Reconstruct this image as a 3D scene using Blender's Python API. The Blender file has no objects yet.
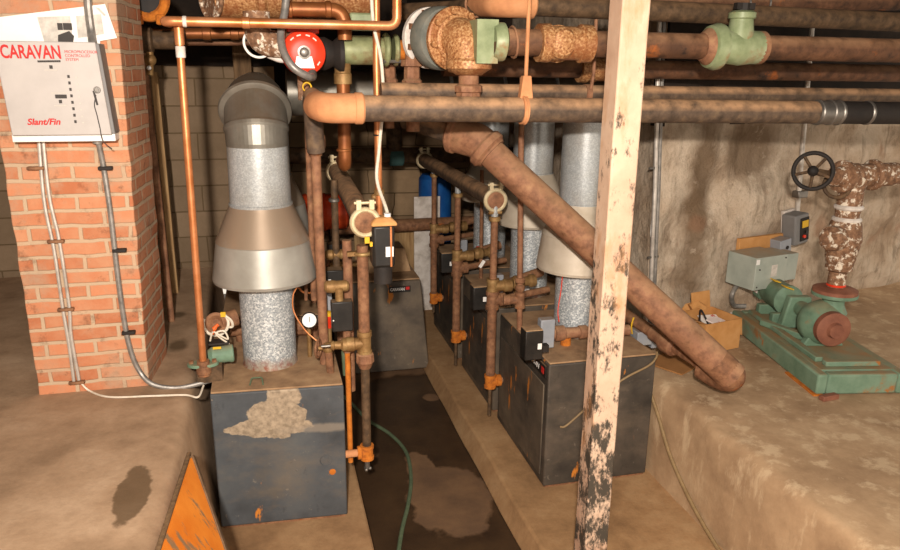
import bpy, bmesh, math, random
from mathutils import Vector as V, Matrix, noise
random.seed(7)
C = bpy.context.scene.collection
PI = math.pi

# ------------------------------------------------------------------ camera
F, CX, CY, H = 728.0, 450.0, 275.0, 2.3
d_ = V((-190, -210, F)).normalized()
v_ = V((-30, 2525, F)); v_ = (v_ - d_ * v_.dot(d_)).normalized()
x_ = v_.cross(d_)
cam = bpy.data.cameras.new('camera'); co = bpy.data.objects.new('camera', cam); C.objects.link(co)
cam.sensor_width = 36.0; cam.lens = F / 900.0 * 36.0; cam.clip_start = 0.02
cols = []
for a in (V((1, 0, 0)), V((0, -1, 0)), V((0, 0, -1))):
    cols.append(V((x_.dot(a), d_.dot(a), -v_.dot(a))))
co.matrix_world = Matrix.Translation((0, 0, H)) @ Matrix((cols[0], cols[1], cols[2])).transposed().to_4x4()
bpy.context.scene.camera = co


def ray(px, py):
    a = V((px - CX, py - CY, F))
    return V((x_.dot(a), d_.dot(a), -v_.dot(a)))
def PY(px, py, y): r = ray(px, py); return r * (y / r.y) + V((0, 0, H))
def PX(px, py, x): r = ray(px, py); return r * (x / r.x) + V((0, 0, H))
def PZ(px, py, z): r = ray(px, py); return r * ((z - H) / r.z) + V((0, 0, H))

# ------------------------------------------------------------------ mesh builder
AX, AY, AZ = V((1, 0, 0)), V((0, 1, 0)), V((0, 0, 1))


def frame(ax):
    ax = ax.normalized()
    u = ax.cross(AZ if abs(ax.z) < 0.9 else AX).normalized()
    return u, ax.cross(u).normalized(), ax


class MB:
    def __init__(s): s.bm = bmesh.new()

    def loft(s, rings, cap=True, closed=True):
        bm = s.bm; vs = [[bm.verts.new(p) for p in r] for r in rings]; n = len(vs[0])
        for a, b in zip(vs, vs[1:]):
            for i in range(n if closed else n - 1):
                j = (i + 1) % n
                try: bm.faces.new((a[i], a[j], b[j], b[i]))
                except ValueError: pass
        if cap:
            for r in (vs[0][::-1], vs[-1]):
                try: bm.faces.new(r)
                except ValueError: pass
        return s

    def box(s, c, d, rot=None):
        c = V(c); m = rot if rot else Matrix.Identity(3)
        pts = [c + m @ V((sx * d[0] / 2, sy * d[1] / 2, sz * d[2] / 2)) for sz in (-1, 1) for sx, sy in ((-1, -1), (1, -1), (1, 1), (-1, 1))]
        return s.loft([pts[:4], pts[4:]])

    def rbox(s, lo, hi):
        lo, hi = V(lo), V(hi); return s.box((lo + hi) / 2, hi - lo)

    def lathe(s, p, ax, prof, n=24, cap=True, sx=1.0):
        p = V(p); u, w, a = frame(V(ax))
        return s.loft([[p + a * t + (u * math.cos(2 * PI * i / n) * sx + w * math.sin(2 * PI * i / n)) * max(r, 1e-4) for i in range(n)] for t, r in prof], cap)

    def cyl(s, a, b, r, r2=None, n=20):
        a, b = V(a), V(b); d = b - a
        return s.lathe(a, d, [(0, r), (d.length, r if r2 is None else r2)], n)

    def ring(s, p, ax, r, w, n=24):       # raised collar
        e = min(w * .3, r * .12)
        return s.lathe(V(p) - V(ax).normalized() * w / 2, ax, [(0, r - e), (e, r), (w - e, r), (w, r - e)], n)

    def hexnut(s, p, ax, r, h):
        return s.lathe(V(p) - V(ax).normalized() * h / 2, ax, [(0, r), (h, r)], 6)

    def tube(s, pts, r, bend=None, n=14, cap=True):
        pts = [V(p) for p in pts]; path = [pts[0]]
        R = bend if bend is not None else r * 2.2
        for i in range(1, len(pts) - 1):
            a, p, b = pts[i - 1], pts[i], pts[i + 1]
            d1, d2 = (a - p), (b - p); l1, l2 = d1.length, d2.length; d1.normalize(); d2.normalize()
            ang = d1.angle(d2, PI)
            if ang > PI - .03: path.append(p); continue
            t = min(R / math.tan(ang / 2), l1 * .49, l2 * .49)
            q0, q2 = p + d1 * t, p + d2 * t
            k = 6
            for j in range(k + 1):
                u = j / k; path.append(q0 * (1 - u) ** 2 + p * 2 * u * (1 - u) + q2 * u * u)
        path.append(pts[-1])
        return s.sweep(path, r, n, cap)

    def sweep(s, path, r, n=12, cap=True):
        path = [V(p) for p in path]; rings = []
        t = (path[1] - path[0]).normalized(); u, w, _ = frame(t)
        for i, p in enumerate(path):
            nt = (path[min(i + 1, len(path) - 1)] - path[max(i - 1, 0)])
            if nt.length < 1e-9: nt = t
            nt = nt.normalized(); q = t.rotation_difference(nt); u = q @ u; w = q @ w; t = nt
            rr = r(i / (len(path) - 1)) if callable(r) else r
            rings.append([p + (u * math.cos(2 * PI * k / n) + w * math.sin(2 * PI * k / n)) * rr for k in range(n)])
        return s.loft(rings, cap)

    def curve(s, pts, r, n=8, sub=8):      # smooth cable through points (Catmull-Rom)
        P = [V(p) for p in pts]; P = [P[0] * 2 - P[1]] + P + [P[-1] * 2 - P[-2]]; path = []
        for i in range(1, len(P) - 2):
            for j in range(sub):
                t = j / sub; a, b, c, d = P[i - 1:i + 3]
                path.append(.5 * ((2 * b) + (c - a) * t + (2 * a - 5 * b + 4 * c - d) * t * t + (3 * b - a - 3 * c + d) * t ** 3))
        path.append(P[-2]); return s.sweep(path, r, n)

    def torus(s, c, ax, R, r, n=32, m=10, a0=0, a1=2 * PI):
        c = V(c); u, w, a = frame(V(ax)); full = abs(a1 - a0 - 2 * PI) < 1e-6
        rings = []
        for i in range(n + 1):
            t = a0 + (a1 - a0) * i / n; q = u * math.cos(t) + w * math.sin(t)
            rings.append([c + q * (R + r * math.cos(2 * PI * k / m)) + a * r * math.sin(2 * PI * k / m) for k in range(m)])
        return s.loft(rings, not full)

    def ball(s, c, r, sc=(1, 1, 1), n=16):
        return s.loft([[V(c) + V((math.cos(2 * PI * i / n) * math.sin(t) * r * sc[0], math.sin(2 * PI * i / n) * math.sin(t) * r * sc[1], -math.cos(t) * r * sc[2])) for i in range(n)] for t in [PI * (k + .02) / 10.04 for k in range(11)]])

    def elbow(s, p, d1, d2, R, r, n=18):
        p, d1, d2 = V(p), V(d1).normalized(), V(d2).normalized()
        s.tube([p + d1 * R * 1.5, p, p + d2 * R * 1.5], r, R, n)
        s.ring(p + d1 * R * 1.35, d1, r * 1.16, r * .7); s.ring(p + d2 * R * 1.35, d2, r * 1.16, r * .7)
        return s

    def tee(s, p, ax, br, L, r, Lb=None):
        p, ax, br = V(p), V(ax).normalized(), V(br).normalized(); Lb = Lb or L
        s.lathe(p - ax * L, ax, [(0, r * 1.12), (L * .4, r * 1.15), (L * .45, r), (L * 1.55, r), (L * 1.6, r * 1.15), (2 * L, r * 1.12)], 20)
        s.lathe(p, br, [(0, r * .95), (Lb * .55, r * .95), (Lb * .6, r * 1.14), (Lb, r * 1.12)], 20)
        return s

    def prism(s, pts, ext):
        pts = [V(p) for p in pts]; ext = V(ext); return s.loft([pts, [p + ext for p in pts]])

    def build(s, name, m, parent=None, bevel=0, ang=.6, smooth=True):
        bm = s.bm; bmesh.ops.recalc_face_normals(bm, faces=bm.faces)
        xs = [v.co for v in bm.verts]
        lo = V([min(p[i] for p in xs) for i in range(3)]); hi = V([max(p[i] for p in xs) for i in range(3)])
        pw = V(parent['_w']) if parent is not None and '_w' in parent else V((0, 0, 0))
        org = V(((lo.x + hi.x) / 2, (lo.y + hi.y) / 2, lo.z))
        for v in bm.verts: v.co -= org
        me = bpy.data.meshes.new(name); bm.to_mesh(me); bm.free()
        if smooth:
            for p in me.polygons: p.use_smooth = True
            me.set_sharp_from_angle(angle=ang)
        o = bpy.data.objects.new(name, me); C.objects.link(o); me.materials.append(m)
        o['_w'] = list(org); o.location = org - pw
        if parent is not None: o.parent = parent
        if bevel:
            md = o.modifiers.new('bevel', 'BEVEL'); md.width = bevel; md.segments = 2; md.limit_method = 'ANGLE'
        return o


def thing(name, label, cat, loc, group=None):
    o = bpy.data.objects.new(name, None); C.objects.link(o); o.location = V(loc); o['_w'] = list(V(loc))
    o.empty_display_size = .05; o['label'] = label; o['category'] = cat
    if group: o['group'] = group
    return o


def part(root, name, m, fn, bevel=0, label=None, ang=.6, smooth=True):
    b = MB(); fn(b); o = b.build(name, m, root, bevel, ang, smooth)
    if label: o['label'] = label
    return o


def solo(name, label, cat, m, fn, group=None, bevel=0, ang=.6):
    b = MB(); fn(b); o = b.build(name, m, None, bevel, ang); o['label'] = label; o['category'] = cat
    if group: o['group'] = group
    return o


def struct(name, m, fn, bevel=0, smooth=True, ang=.6):
    b = MB(); fn(b); o = b.build(name, m, None, bevel, ang, smooth); o['kind'] = 'structure'; return o


def lettering(root, name, s, m, size, p, right=AX, up=AZ, align='LEFT', ext=.0006, shear=0, bold=0, width=1.0):
    cu = bpy.data.curves.new('t', 'FONT'); cu.body = s; cu.size = size; cu.extrude = ext; cu.align_x = align; cu.shear = shear; cu.offset = bold
    ob = bpy.data.objects.new('t', cu); C.objects.link(ob)
    me = bpy.data.meshes.new_from_object(ob.evaluated_get(bpy.context.evaluated_depsgraph_get()))
    bpy.data.objects.remove(ob); bpy.data.curves.remove(cu)
    b = MB(); b.bm.from_mesh(me); bpy.data.meshes.remove(me)
    right, up = V(right).normalized(), V(up).normalized(); nn = right.cross(up)
    for v in b.bm.verts: v.co = V(p) + right * v.co.x * width + up * v.co.y + nn * v.co.z
    return b.build(name, m, root, smooth=False)

# ------------------------------------------------------------------ materials
def lin(c):
    if isinstance(c, str):
        c = [int(c[i:i + 2], 16) / 255 for i in (0, 2, 4)]
    return tuple((x / 12.92 if x <= .04045 else ((x + .055) / 1.055) ** 2.4) for x in c) + (1,)


class NT:
    def __init__(s, name):
        s.m = bpy.data.materials.new(name); s.m.use_nodes = True; s.t = s.m.node_tree; s.n = s.t.nodes; s.l = s.t.links
        s.b = s.n['Principled BSDF']; s.tc = s.n.new('ShaderNodeTexCoord').outputs['Object']
    def new(s, ty, **k):
        q = s.n.new(ty)
        for a, b in k.items():
            if a in q.inputs.keys(): q.inputs[a].default_value = b
            else: setattr(q, a, b)
        return q
    def noise(s, scale, detail=6, rough=.6, vec=None, dist=0):
        q = s.n.new('ShaderNodeTexNoise'); q.inputs['Scale'].default_value = scale; q.inputs['Detail'].default_value = detail
        q.inputs['Roughness'].default_value = rough; q.inputs['Distortion'].default_value = dist
        s.l.new(vec or s.tc, q.inputs['Vector']); return q.outputs['Fac']
    def ramp(s, fac, stops, interp='LINEAR'):
        q = s.n.new('ShaderNodeValToRGB'); s.l.new(fac, q.inputs['Fac']); e = q.color_ramp.elements; q.color_ramp.interpolation = interp
        while len(e) < len(stops): e.new(.5)
        for i, (p, c) in enumerate(stops):
            e[i].position = p; e[i].color = c if len(c) == 4 else tuple(c) + (1,)
        return q.outputs['Color']
    def mask(s, fac, lo, hi): return s.ramp(fac, [(lo, (0, 0, 0, 1)), (hi, (1, 1, 1, 1))])
    def mix(s, fac, a, b):
        q = s.n.new('ShaderNodeMix'); q.data_type = 'RGBA'
        for sock, val in ((q.inputs[0], fac), (q.inputs[6], a), (q.inputs[7], b)):
            if hasattr(val, 'links'): s.l.new(val, sock)
            else: sock.default_value = val
        return q.outputs[2]
    def math(s, op, a, b=0.0, clamp=False):
        q = s.n.new('ShaderNodeMath'); q.operation = op; q.use_clamp = clamp
        for i, val in enumerate((a, b)):
            if hasattr(val, 'links'): s.l.new(val, q.inputs[i])
            else: q.inputs[i].default_value = val
        return q.outputs[0]
    def mapping(s, sc=(1, 1, 1), loc=(0, 0, 0), rot=(0, 0, 0)):
        q = s.n.new('ShaderNodeMapping'); q.inputs['Scale'].default_value = sc; q.inputs['Location'].default_value = loc; q.inputs['Rotation'].default_value = rot
        s.l.new(s.tc, q.inputs['Vector']); return q.outputs['Vector']
    def blob(s, c, rx, ry, edge=.25, axes='XY', wob=.35, ws=6):   # wobbly ellipse mask in object space
        sp = s.n.new('ShaderNodeSeparateXYZ'); s.l.new(s.tc, sp.inputs[0])
        a = s.math('DIVIDE', s.math('SUBTRACT', sp.outputs[axes[0]], c[0]), rx); b = s.math('DIVIDE', s.math('SUBTRACT', sp.outputs[axes[1]], c[1]), ry)
        r = s.math('SQRT', s.math('ADD', s.math('MULTIPLY', a, a), s.math('MULTIPLY', b, b)))
        r = s.math('ADD', r, s.math('MULTIPLY', s.math('SUBTRACT', s.noise(ws, 4), .5), wob * 2))
        return s.ramp(r, [(1 - edge, (1, 1, 1, 1)), (1.0, (0, 0, 0, 1))])
    def up(s):
        g = s.n.new('ShaderNodeNewGeometry'); sp = s.n.new('ShaderNodeSeparateXYZ'); s.l.new(g.outputs['Normal'], sp.inputs[0]); return sp.outputs['Z']
    def out(s, col, rough=.8, metal=0.0, bump=None, bs=.3, bd=.01, spec=.35):
        for k, val in (('Base Color', col), ('Roughness', rough), ('Metallic', metal), ('Specular IOR Level', spec)):
            if hasattr(val, 'links'): s.l.new(val, s.b.inputs[k])
            else: s.b.inputs[k].default_value = val
        if bump is not None:
            q = s.n.new('ShaderNodeBump'); q.inputs['Strength'].default_value = bs; q.inputs['Distance'].default_value = bd
            s.l.new(bump, q.inputs['Height']); s.l.new(q.outputs[0], s.b.inputs['Normal'])
        return s.m


def M(name, cols, scale=8, rough=.75, metal=0.0, bs=.25, bscale=None, bd=.006, dust=None, spots=(), spec=.35, sc=(1, 1, 1)):
    t = NT(name); vec = t.mapping(sc) if sc != (1, 1, 1) else None
    n = t.noise(scale, 7, .62, vec); k = len(cols)
    c = t.ramp(n, [(.3 + .4 * i / max(k - 1, 1), lin(x)) for i, x in enumerate(cols)]) if k > 1 else lin(cols[0])
    for (sc_, s2, lo, hi) in spots:
        c = t.mix(t.mask(t.noise(s2, 6, .65, vec), lo, hi), c, lin(sc_))
    if dust:
        f = t.math('MULTIPLY', t.mask(t.up(), dust[1], dust[2]), t.mask(t.noise(scale * .7, 5), .25, .6))
        c = t.mix(t.math('MULTIPLY', f, dust[3] if len(dust) > 3 else .9), c, lin(dust[0]))
    return t.out(c, rough, metal, t.noise(bscale or scale * 4, 5), bs, bd, spec)


DUST = '9c7653'
m = {}
m['pipe'] = M('dusty brown pipe shaded below', ['352b22', '57473a', '735e48'], 18, .65, .1, .3, dust=('b88f6a', -.05, .5))  # settled dust, plus painted contrast of lit top and shaded underside
m['pipe2'] = M('brown rust pipe', ['553a28', '80583e', '9a7252'], 24, .75, .1, dust=('8f6a4b', .3, .9, .7), spots=[('9a5522', 5, .58, .68)])
m['pipedk'] = M('dark iron pipe', ['33271e', '57432f', '725840'], 20, .7, .2, dust=('85664a', .35, .9, .75))
m['red'] = M('reddish iron pipe', ['63432f', '8a6046', 'a27a58'], 18, .72, .1, .35, dust=('b08a68', .2, .8, .7), spots=[('5c3a26', 9, .56, .7)])
m['redpipe'] = M('reddish overhead pipe shaded below', ['3a271b', '5f402c', '7e583e'], 16, .68, .1, .35, dust=('a27a5a', -.05, .65, .85), spots=[('2e211a', 8, .55, .68), ('965426', 6, .62, .7)])  # dark base paints in the shaded lower half, dust on top
m['orust'] = M('orange rust', ['8a4a1e', 'b8691f', 'c9792c'], 22, .9, 0, .4)
m['mrust'] = M('mottled rust', ['5e3620', '97643c', 'b98a5c', 'd2ac80'], 90, .5, .15, .25, 90, .0015, spots=[('8a5230', 7, .5, .68)])
m['wrust'] = M('rust under flaking white paint', ['57402f', '7c5a42', 'a07c5e'], 40, .8, 0, .5, 50, .003, spots=[('d8cab6', 26, .54, .6)])
m['tan'] = M('tan painted fitting', ['a9704a', 'c08458', 'cc9266'], 8, .8, 0, .2)
m['copper'] = M('copper', ['a8622f', 'c98050', 'd9986a'], 7, .38, .55, .08, 40)
m['copperdk'] = M('tarnished copper', ['6b3d20', '8a522c', 'a3693c'], 7, .45, .45, .1, 40)
m['brass'] = M('dull brass', ['6e4f2c', '917046', 'a78a5c'], 14, .55, .4, .2)
m['ring'] = M('cream metal coupling', ['9c8a68', 'c9b894', 'e0d2b2'], 12, .45, .35, .15)
m['green'] = M('green machine paint', ['556c58', '68836c', '76907a'], 10, .6, 0, .15, spots=[('8a6a48', 8, .6, .72)], dust=('9c8362', .55, .98, .6))
m['greenol'] = M('olive green casting', ['6f7350', '8d9168', 'a3a37a'], 10, .5, .1, .2, spots=[('6e4a28', 7, .52, .68)])
m['greenv'] = M('pale green valve paint', ['6e7a56', '89936e', '9da383'], 9, .45, .05, .2, spots=[('8c6c46', 6, .56, .68)])
m['greydisc'] = M('grey green flange', ['5c605a', '7c7d74', '8f8a7c'], 8, .6, .2)
m['wflange'] = M('whitened flange face', ['a89c90', 'd2c8be', 'e6ded6'], 10, .7)
m['redp'] = M('bright red paint', ['c22a12', 'd8361a', 'e2482a'], 6, .42, 0, .05)
m['orangered'] = M('orange red drum paint', ['b83414', 'd4461e', 'de5a2c'], 6, .5, 0, .05)
m['bluep'] = M('blue drum plastic', ['123f78', '1a5296', '2464a8'], 5, .45, 0, .05)
m['white'] = M('white paper', ['e6e0d8', 'f4efe8'], 5, .9, 0, .03)
m['whitem'] = M('white enamel', ['dcd8d2', 'efece8'], 4, .4, 0, .03)
m['cable'] = M('white cable sheath', ['c9bca6', 'e2d8c8'], 30, .5, 0, .1)
m['black'] = M('black box enamel', ['171513', '211e1b', '2a2622'], 14, .45, 0, .08, dust=('8d7358', .75, .98, .9))
m['blackr'] = M('black rubber', ['1a1614', '2b241f'], 12, .7)
m['greybox'] = M('grey electrical enamel', ['80848a', '91949a', '9b9a98'], 5, .5, .05, .05, dust=('9a8068', .7, .98, .8))
m['greygreen'] = M('pale grey green cabinet', ['8f968c', 'a0a69b', 'aaada1'], 5, .55, 0, .05, dust=('a58a6c', .7, .98, .9))
m['panel'] = M('light grey control enamel', ['a8a19c', 'b4adA8', 'bdb6b0'], 3, .5, 0, .03)
m['paneldk'] = M('panel side grey', ['6f6d6c', '807d7b'], 4, .6)
m['redink'] = M('red lettering', ['b8201c', 'c4302a'], 6, .6, 0, 0)
m['ink'] = M('dark printed ink', ['3a3634', '4c4744'], 6, .8, 0, 0)
m['inkl'] = M('pale grey print', ['a8a098', 'c4bcb2', 'd8d0c6'], 24, .9, 0, 0)
m['yellow'] = M('yellow tag', ['c99a1e', 'e0b52c'], 8, .6)
m['conduit'] = M('grey conduit', ['6f6c68', '8f8a84', 'a39d96'], 20, .45, .5, .1)
m['emt'] = M('bright conduit', ['a29a90', 'c8c0b6', 'd8d0c6'], 14, .4, .45, .05)
m['steel'] = M('dull steel', ['6a6560', '8c867e'], 14, .4, .7, .1)
m['orangewire'] = M('orange wire', ['d0541a', 'e86a28'], 8, .5)
m['card'] = M('cardboard', ['a8743f', 'bd8850', 'c89660'], 6, .9, 0, .05)
m['cardin'] = M('cardboard inside', ['8f6236', 'a87645'], 6, .9, 0, .05)
m['pink'] = M('printed leaflet', ['e8d4cc', 'f0e4de'], 18, .7, 0, 0, spots=[('c84438', 14, .6, .62)])
m['hose'] = M('green garden hose', ['4c5a44', '5f6c52'], 20, .6)
m['hosetan'] = M('tan rubber hose', ['7a6444', '937a56'], 20, .6)
m['hood'] = M('dusty beige hood', ['a89a86', 'beb2a0', 'c9bfae'], 4, .5, .15, .05, dust=('9b8466', .45, .9, .8))
m['wood'] = M('brown timber', ['4a3826', '6b5238', '7d6245'], 8, .85, 0, .3, sc=(6, 6, .6))
m['woodshade'] = M('dark joist timber and shade band', ['150f0a', '241a12', '30241a'], 6, .9, 0, .3)  # joists, and the added boards that stand in for shade
m['plank'] = M('tan plank', ['8a6a44', 'a5835a', 'b39468'], 7, .85, 0, .3, sc=(6, 6, .6))
m['drum'] = M('brick red cover', ['6b4030', '855440', '98674e'], 8, .7, 0, .15)


def galv():
    t = NT('galvanised sheet'); vo = t.new('ShaderNodeTexVoronoi', Scale=170.0); t.l.new(t.tc, vo.inputs['Vector'])
    sp = t.n.new('ShaderNodeSeparateColor'); t.l.new(vo.outputs['Color'], sp.inputs[0])
    c = t.ramp(sp.outputs[0], [(0, lin('9ca0a2')), (.6, lin('adb0b0')), (1, lin('bcc0bf'))])
    c = t.mix(t.math('MULTIPLY', t.mask(t.noise(5, 5), .42, .7), .45), c, lin('8d8474'))
    return t.out(c, .3, .3, t.noise(30, 3), .06, .003, .5)
m['galv'] = galv()


def galvbase():
    t = NT('mottled galvanised sheet with rusted foot'); vo = t.new('ShaderNodeTexVoronoi', Scale=135.0); t.l.new(t.tc, vo.inputs['Vector'])
    sp = t.n.new('ShaderNodeSeparateColor'); t.l.new(vo.outputs['Color'], sp.inputs[0])
    c = t.ramp(sp.outputs[0], [(0, lin('868c90')), (.55, lin('a6abad')), (1, lin('d6d8d6'))])
    g = t.n.new('ShaderNodeSeparateXYZ'); t.l.new(t.tc, g.inputs[0])
    f = t.ramp(t.math('ADD', g.outputs['Z'], t.math('MULTIPLY', t.math('SUBTRACT', t.noise(9, 5), .5), .12)), [(.0, (1, 1, 1, 1)), (.05, (.6, .6, .6, 1)), (.075, (0, 0, 0, 1))])
    c = t.mix(f, c, t.mix(t.mask(t.noise(30, 4), .45, .6), lin('9d8f7e'), lin('8a5540')))
    return t.out(c, .42, .25, None, spec=.5)
m['galvb'] = galvbase()


def galvdull():
    t = NT('dull dusty duct sheet')
    c = t.ramp(t.noise(7, 5), [(.3, lin('6b665c')), (.7, lin('8a867c'))])
    f = t.math('MULTIPLY', t.mask(t.up(), .1, .75), t.mask(t.noise(9, 5), .2, .55))
    c = t.mix(t.math('MULTIPLY', f, .8), c, lin('6f5b46'))
    return t.out(c, .42, .5, t.noise(20, 3), .08, .003, .5)
m['duct'] = galvdull()


def hoodgalv():
    t = NT('galvanised hood')
    c = t.ramp(t.noise(4, 6), [(.3, lin('8f8a80')), (.7, lin('aeaba2'))])
    f = t.math('MULTIPLY', t.mask(t.up(), .2, .38), t.mask(t.noise(6, 6), .12, .42))
    c = t.mix(t.math('MULTIPLY', f, .85), c, lin('96806a'))
    return t.out(c, .36, .35, t.noise(14, 3), .06, .003, .5)
m['hoodg'] = hoodgalv()


def jacket(name, patch=None, seam=True, tone=('3a3c3e', '4c4f52', '5a5c5c')):
    t = NT(name)
    c = t.ramp(t.noise(3.5, 7), [(.3, lin(tone[0])), (.5, lin(tone[1])), (.72, lin(tone[2]))])
    c = t.mix(t.math('MULTIPLY', t.mask(t.noise(2.2, 6, .7, t.mapping((1, 1, 2.2), (3, 1, 0))), .52, .72), .4), c, lin('7b6a56'))
    c = t.mix(t.mask(t.noise(4.2, 5, .6, t.mapping((2.2, 2.2, .7), (1.3, 5, 2))), .66, .70), c, lin('c67a2c'))
    c = t.mix(t.math('MULTIPLY', t.mask(t.noise(11, 6, .75, t.mapping((1, 1, .6), (4, 1, 3))), .6, .72), .5), c, lin('1f1b18'))
    c = t.mix(t.math('MULTIPLY', t.mask(t.noise(26, 5, .7), .64, .7), .5), c, lin('8d8172'))
    r = .62
    if patch:
        k = t.blob(*patch, edge=.06, axes='XZ', wob=.55, ws=9)
        k = t.math('MAXIMUM', k, t.blob((patch[0][0] + .04, patch[0][1] + .11), .085, .09, edge=.08, axes='XZ', wob=.5, ws=11))
        k = t.math('MAXIMUM', k, t.blob((patch[0][0] - .03, patch[0][1] - .055), patch[1] * 1.45, patch[2] * .45, edge=.06, axes='XZ', wob=.45, ws=12))
        c = t.mix(k, c, t.ramp(t.noise(40, 5), [(.35, lin('83735f')), (.65, lin('ab9880'))]))
        st = t.blob((patch[0][0] + .26, patch[0][1] - .08), .25, .03, edge=.5, axes='XZ', wob=.6, ws=9)
        c = t.mix(t.math('MULTIPLY', st, .6), c, lin('8d8172'))
        st = t.blob((patch[0][0] + .03, patch[0][1] - .35), .17, .15, edge=.9, axes='XZ', wob=.9, ws=14)
        c = t.mix(t.math('MULTIPLY', st, .4), c, lin('84745f'))
    return t.out(c, r, .1, t.noise(25, 4), .12, .004, .4)
m['jacket'] = jacket('blue black boiler enamel', ((-.02, .60), .14, .115))
m['jacket2'] = jacket('grimy black boiler enamel', tone=('2c2824', '474038', '62564a'))
m['jacket3'] = jacket('worn grey boiler enamel', tone=('3a342d', '5a4f43', '736553'))


def blacktop():
    return M('dust covered boiler top', ['7a5f46', '9a7a5a', 'b0906c'], 7, .9, 0, .3, 30, spots=[('b0642a', 3.5, .66, .74), ('4e3b2a', 4, .62, .75)])
m['btop'] = blacktop()


def concrete(name, a, b, c3, scale=2.2, extra=None, rough=.92, bs=.35):
    t = NT(name)
    c = t.ramp(t.noise(scale, 8, .65), [(.28, lin(a)), (.5, lin(b)), (.74, lin(c3))])
    c = t.mix(t.math('MULTIPLY', t.mask(t.noise(scale * 7, 6, .7), .45, .75), .35), c, lin(a))
    if extra: c, rough = extra(t, c)
    return t.out(c, rough, 0, t.noise(scale * 14, 7), bs, .008, .3)


def platform_extra(t, c):
    k = t.blob((0, 0), 1, 1)  # placeholder
    return c, .92


def brick():
    t = NT('old brick')
    mp = t.n.new('ShaderNodeMapping'); mp.vector_type = 'POINT'
    sp = t.n.new('ShaderNodeSeparateXYZ'); t.l.new(t.tc, sp.inputs[0])
    cb = t.n.new('ShaderNodeCombineXYZ'); t.l.new(t.math('ADD', sp.outputs['X'], t.math('MULTIPLY', sp.outputs['Y'], 1.0)), cb.inputs[0]); t.l.new(sp.outputs['Z'], cb.inputs[1])
    dn = t.n.new('ShaderNodeTexNoise'); dn.inputs['Scale'].default_value = 7; dn.inputs['Detail'].default_value = 4; t.l.new(t.tc, dn.inputs['Vector'])
    vm = t.n.new('ShaderNodeVectorMath'); vm.operation = 'MULTIPLY_ADD'; t.l.new(dn.outputs['Color'], vm.inputs[0]); vm.inputs[1].default_value = (.022, .022, 0); t.l.new(cb.outputs[0], vm.inputs[2])
    br = t.n.new('ShaderNodeTexBrick'); t.l.new(vm.outputs[0], br.inputs['Vector'])
    for k, val in (('Scale', 1.0), ('Brick Width', .215), ('Row Height', .0705), ('Mortar Size', .0105), ('Mortar Smooth', .35), ('Bias', 0.0)): br.inputs[k].default_value = val
    br.inputs['Color1'].default_value = lin('c4825e'); br.inputs['Color2'].default_value = lin('ae6a48'); br.inputs['Mortar'].default_value = lin('b8a186')
    c = t.mix(t.math('MULTIPLY', t.mask(t.noise(5, 6, .7), .42, .7), .55), br.outputs['Color'], lin('c79a78'))
    c = t.mix(t.math('MULTIPLY', t.mask(t.noise(11, 6, .7), .57, .7), .65), c, lin('5a3c2b'))
    c = t.mix(t.math('MULTIPLY', t.mask(t.noise(3.2, 7, .7), .5, .66), .7), c, lin('a88e76'))
    h = t.math('ADD', t.math('MULTIPLY', br.outputs['Fac'], -1.0), t.math('MULTIPLY', t.noise(35, 5), .5))
    return t.out(c, .9, 0, h, .55, .012, .25)
m['brick'] = brick()


def block(name, a, b, mo, w, hgt):
    t = NT(name); sp = t.n.new('ShaderNodeSeparateXYZ'); t.l.new(t.tc, sp.inputs[0])
    cb = t.n.new('ShaderNodeCombineXYZ'); t.l.new(t.math('ADD', sp.outputs['X'], sp.outputs['Y']), cb.inputs[0]); t.l.new(sp.outputs['Z'], cb.inputs[1])
    br = t.n.new('ShaderNodeTexBrick'); t.l.new(cb.outputs[0], br.inputs['Vector'])
    for k, val in (('Scale', 1.0), ('Brick Width', w), ('Row Height', hgt), ('Mortar Size', .007), ('Mortar Smooth', .6)): br.inputs[k].default_value = val
    br.inputs['Color1'].default_value = lin(a); br.inputs['Color2'].default_value = lin(b); br.inputs['Mortar'].default_value = lin(mo)
    c = t.mix(t.math('MULTIPLY', t.mask(t.noise(2.5, 7, .7), .4, .7), .5), br.outputs['Color'], lin(mo))
    h = t.math('ADD', t.math('MULTIPLY', br.outputs['Fac'], -.6), t.math('MULTIPLY', t.noise(22, 5), .7))
    return t.out(c, .95, 0, h, .4, .012, .2)
m['block'] = block('concrete block', '84705a', '927c64', '68563f', .42, .2)
m['stone'] = block('brown rubble stone', '8a7056', 'a88c6c', '5c4a34', .5, .24)


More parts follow.
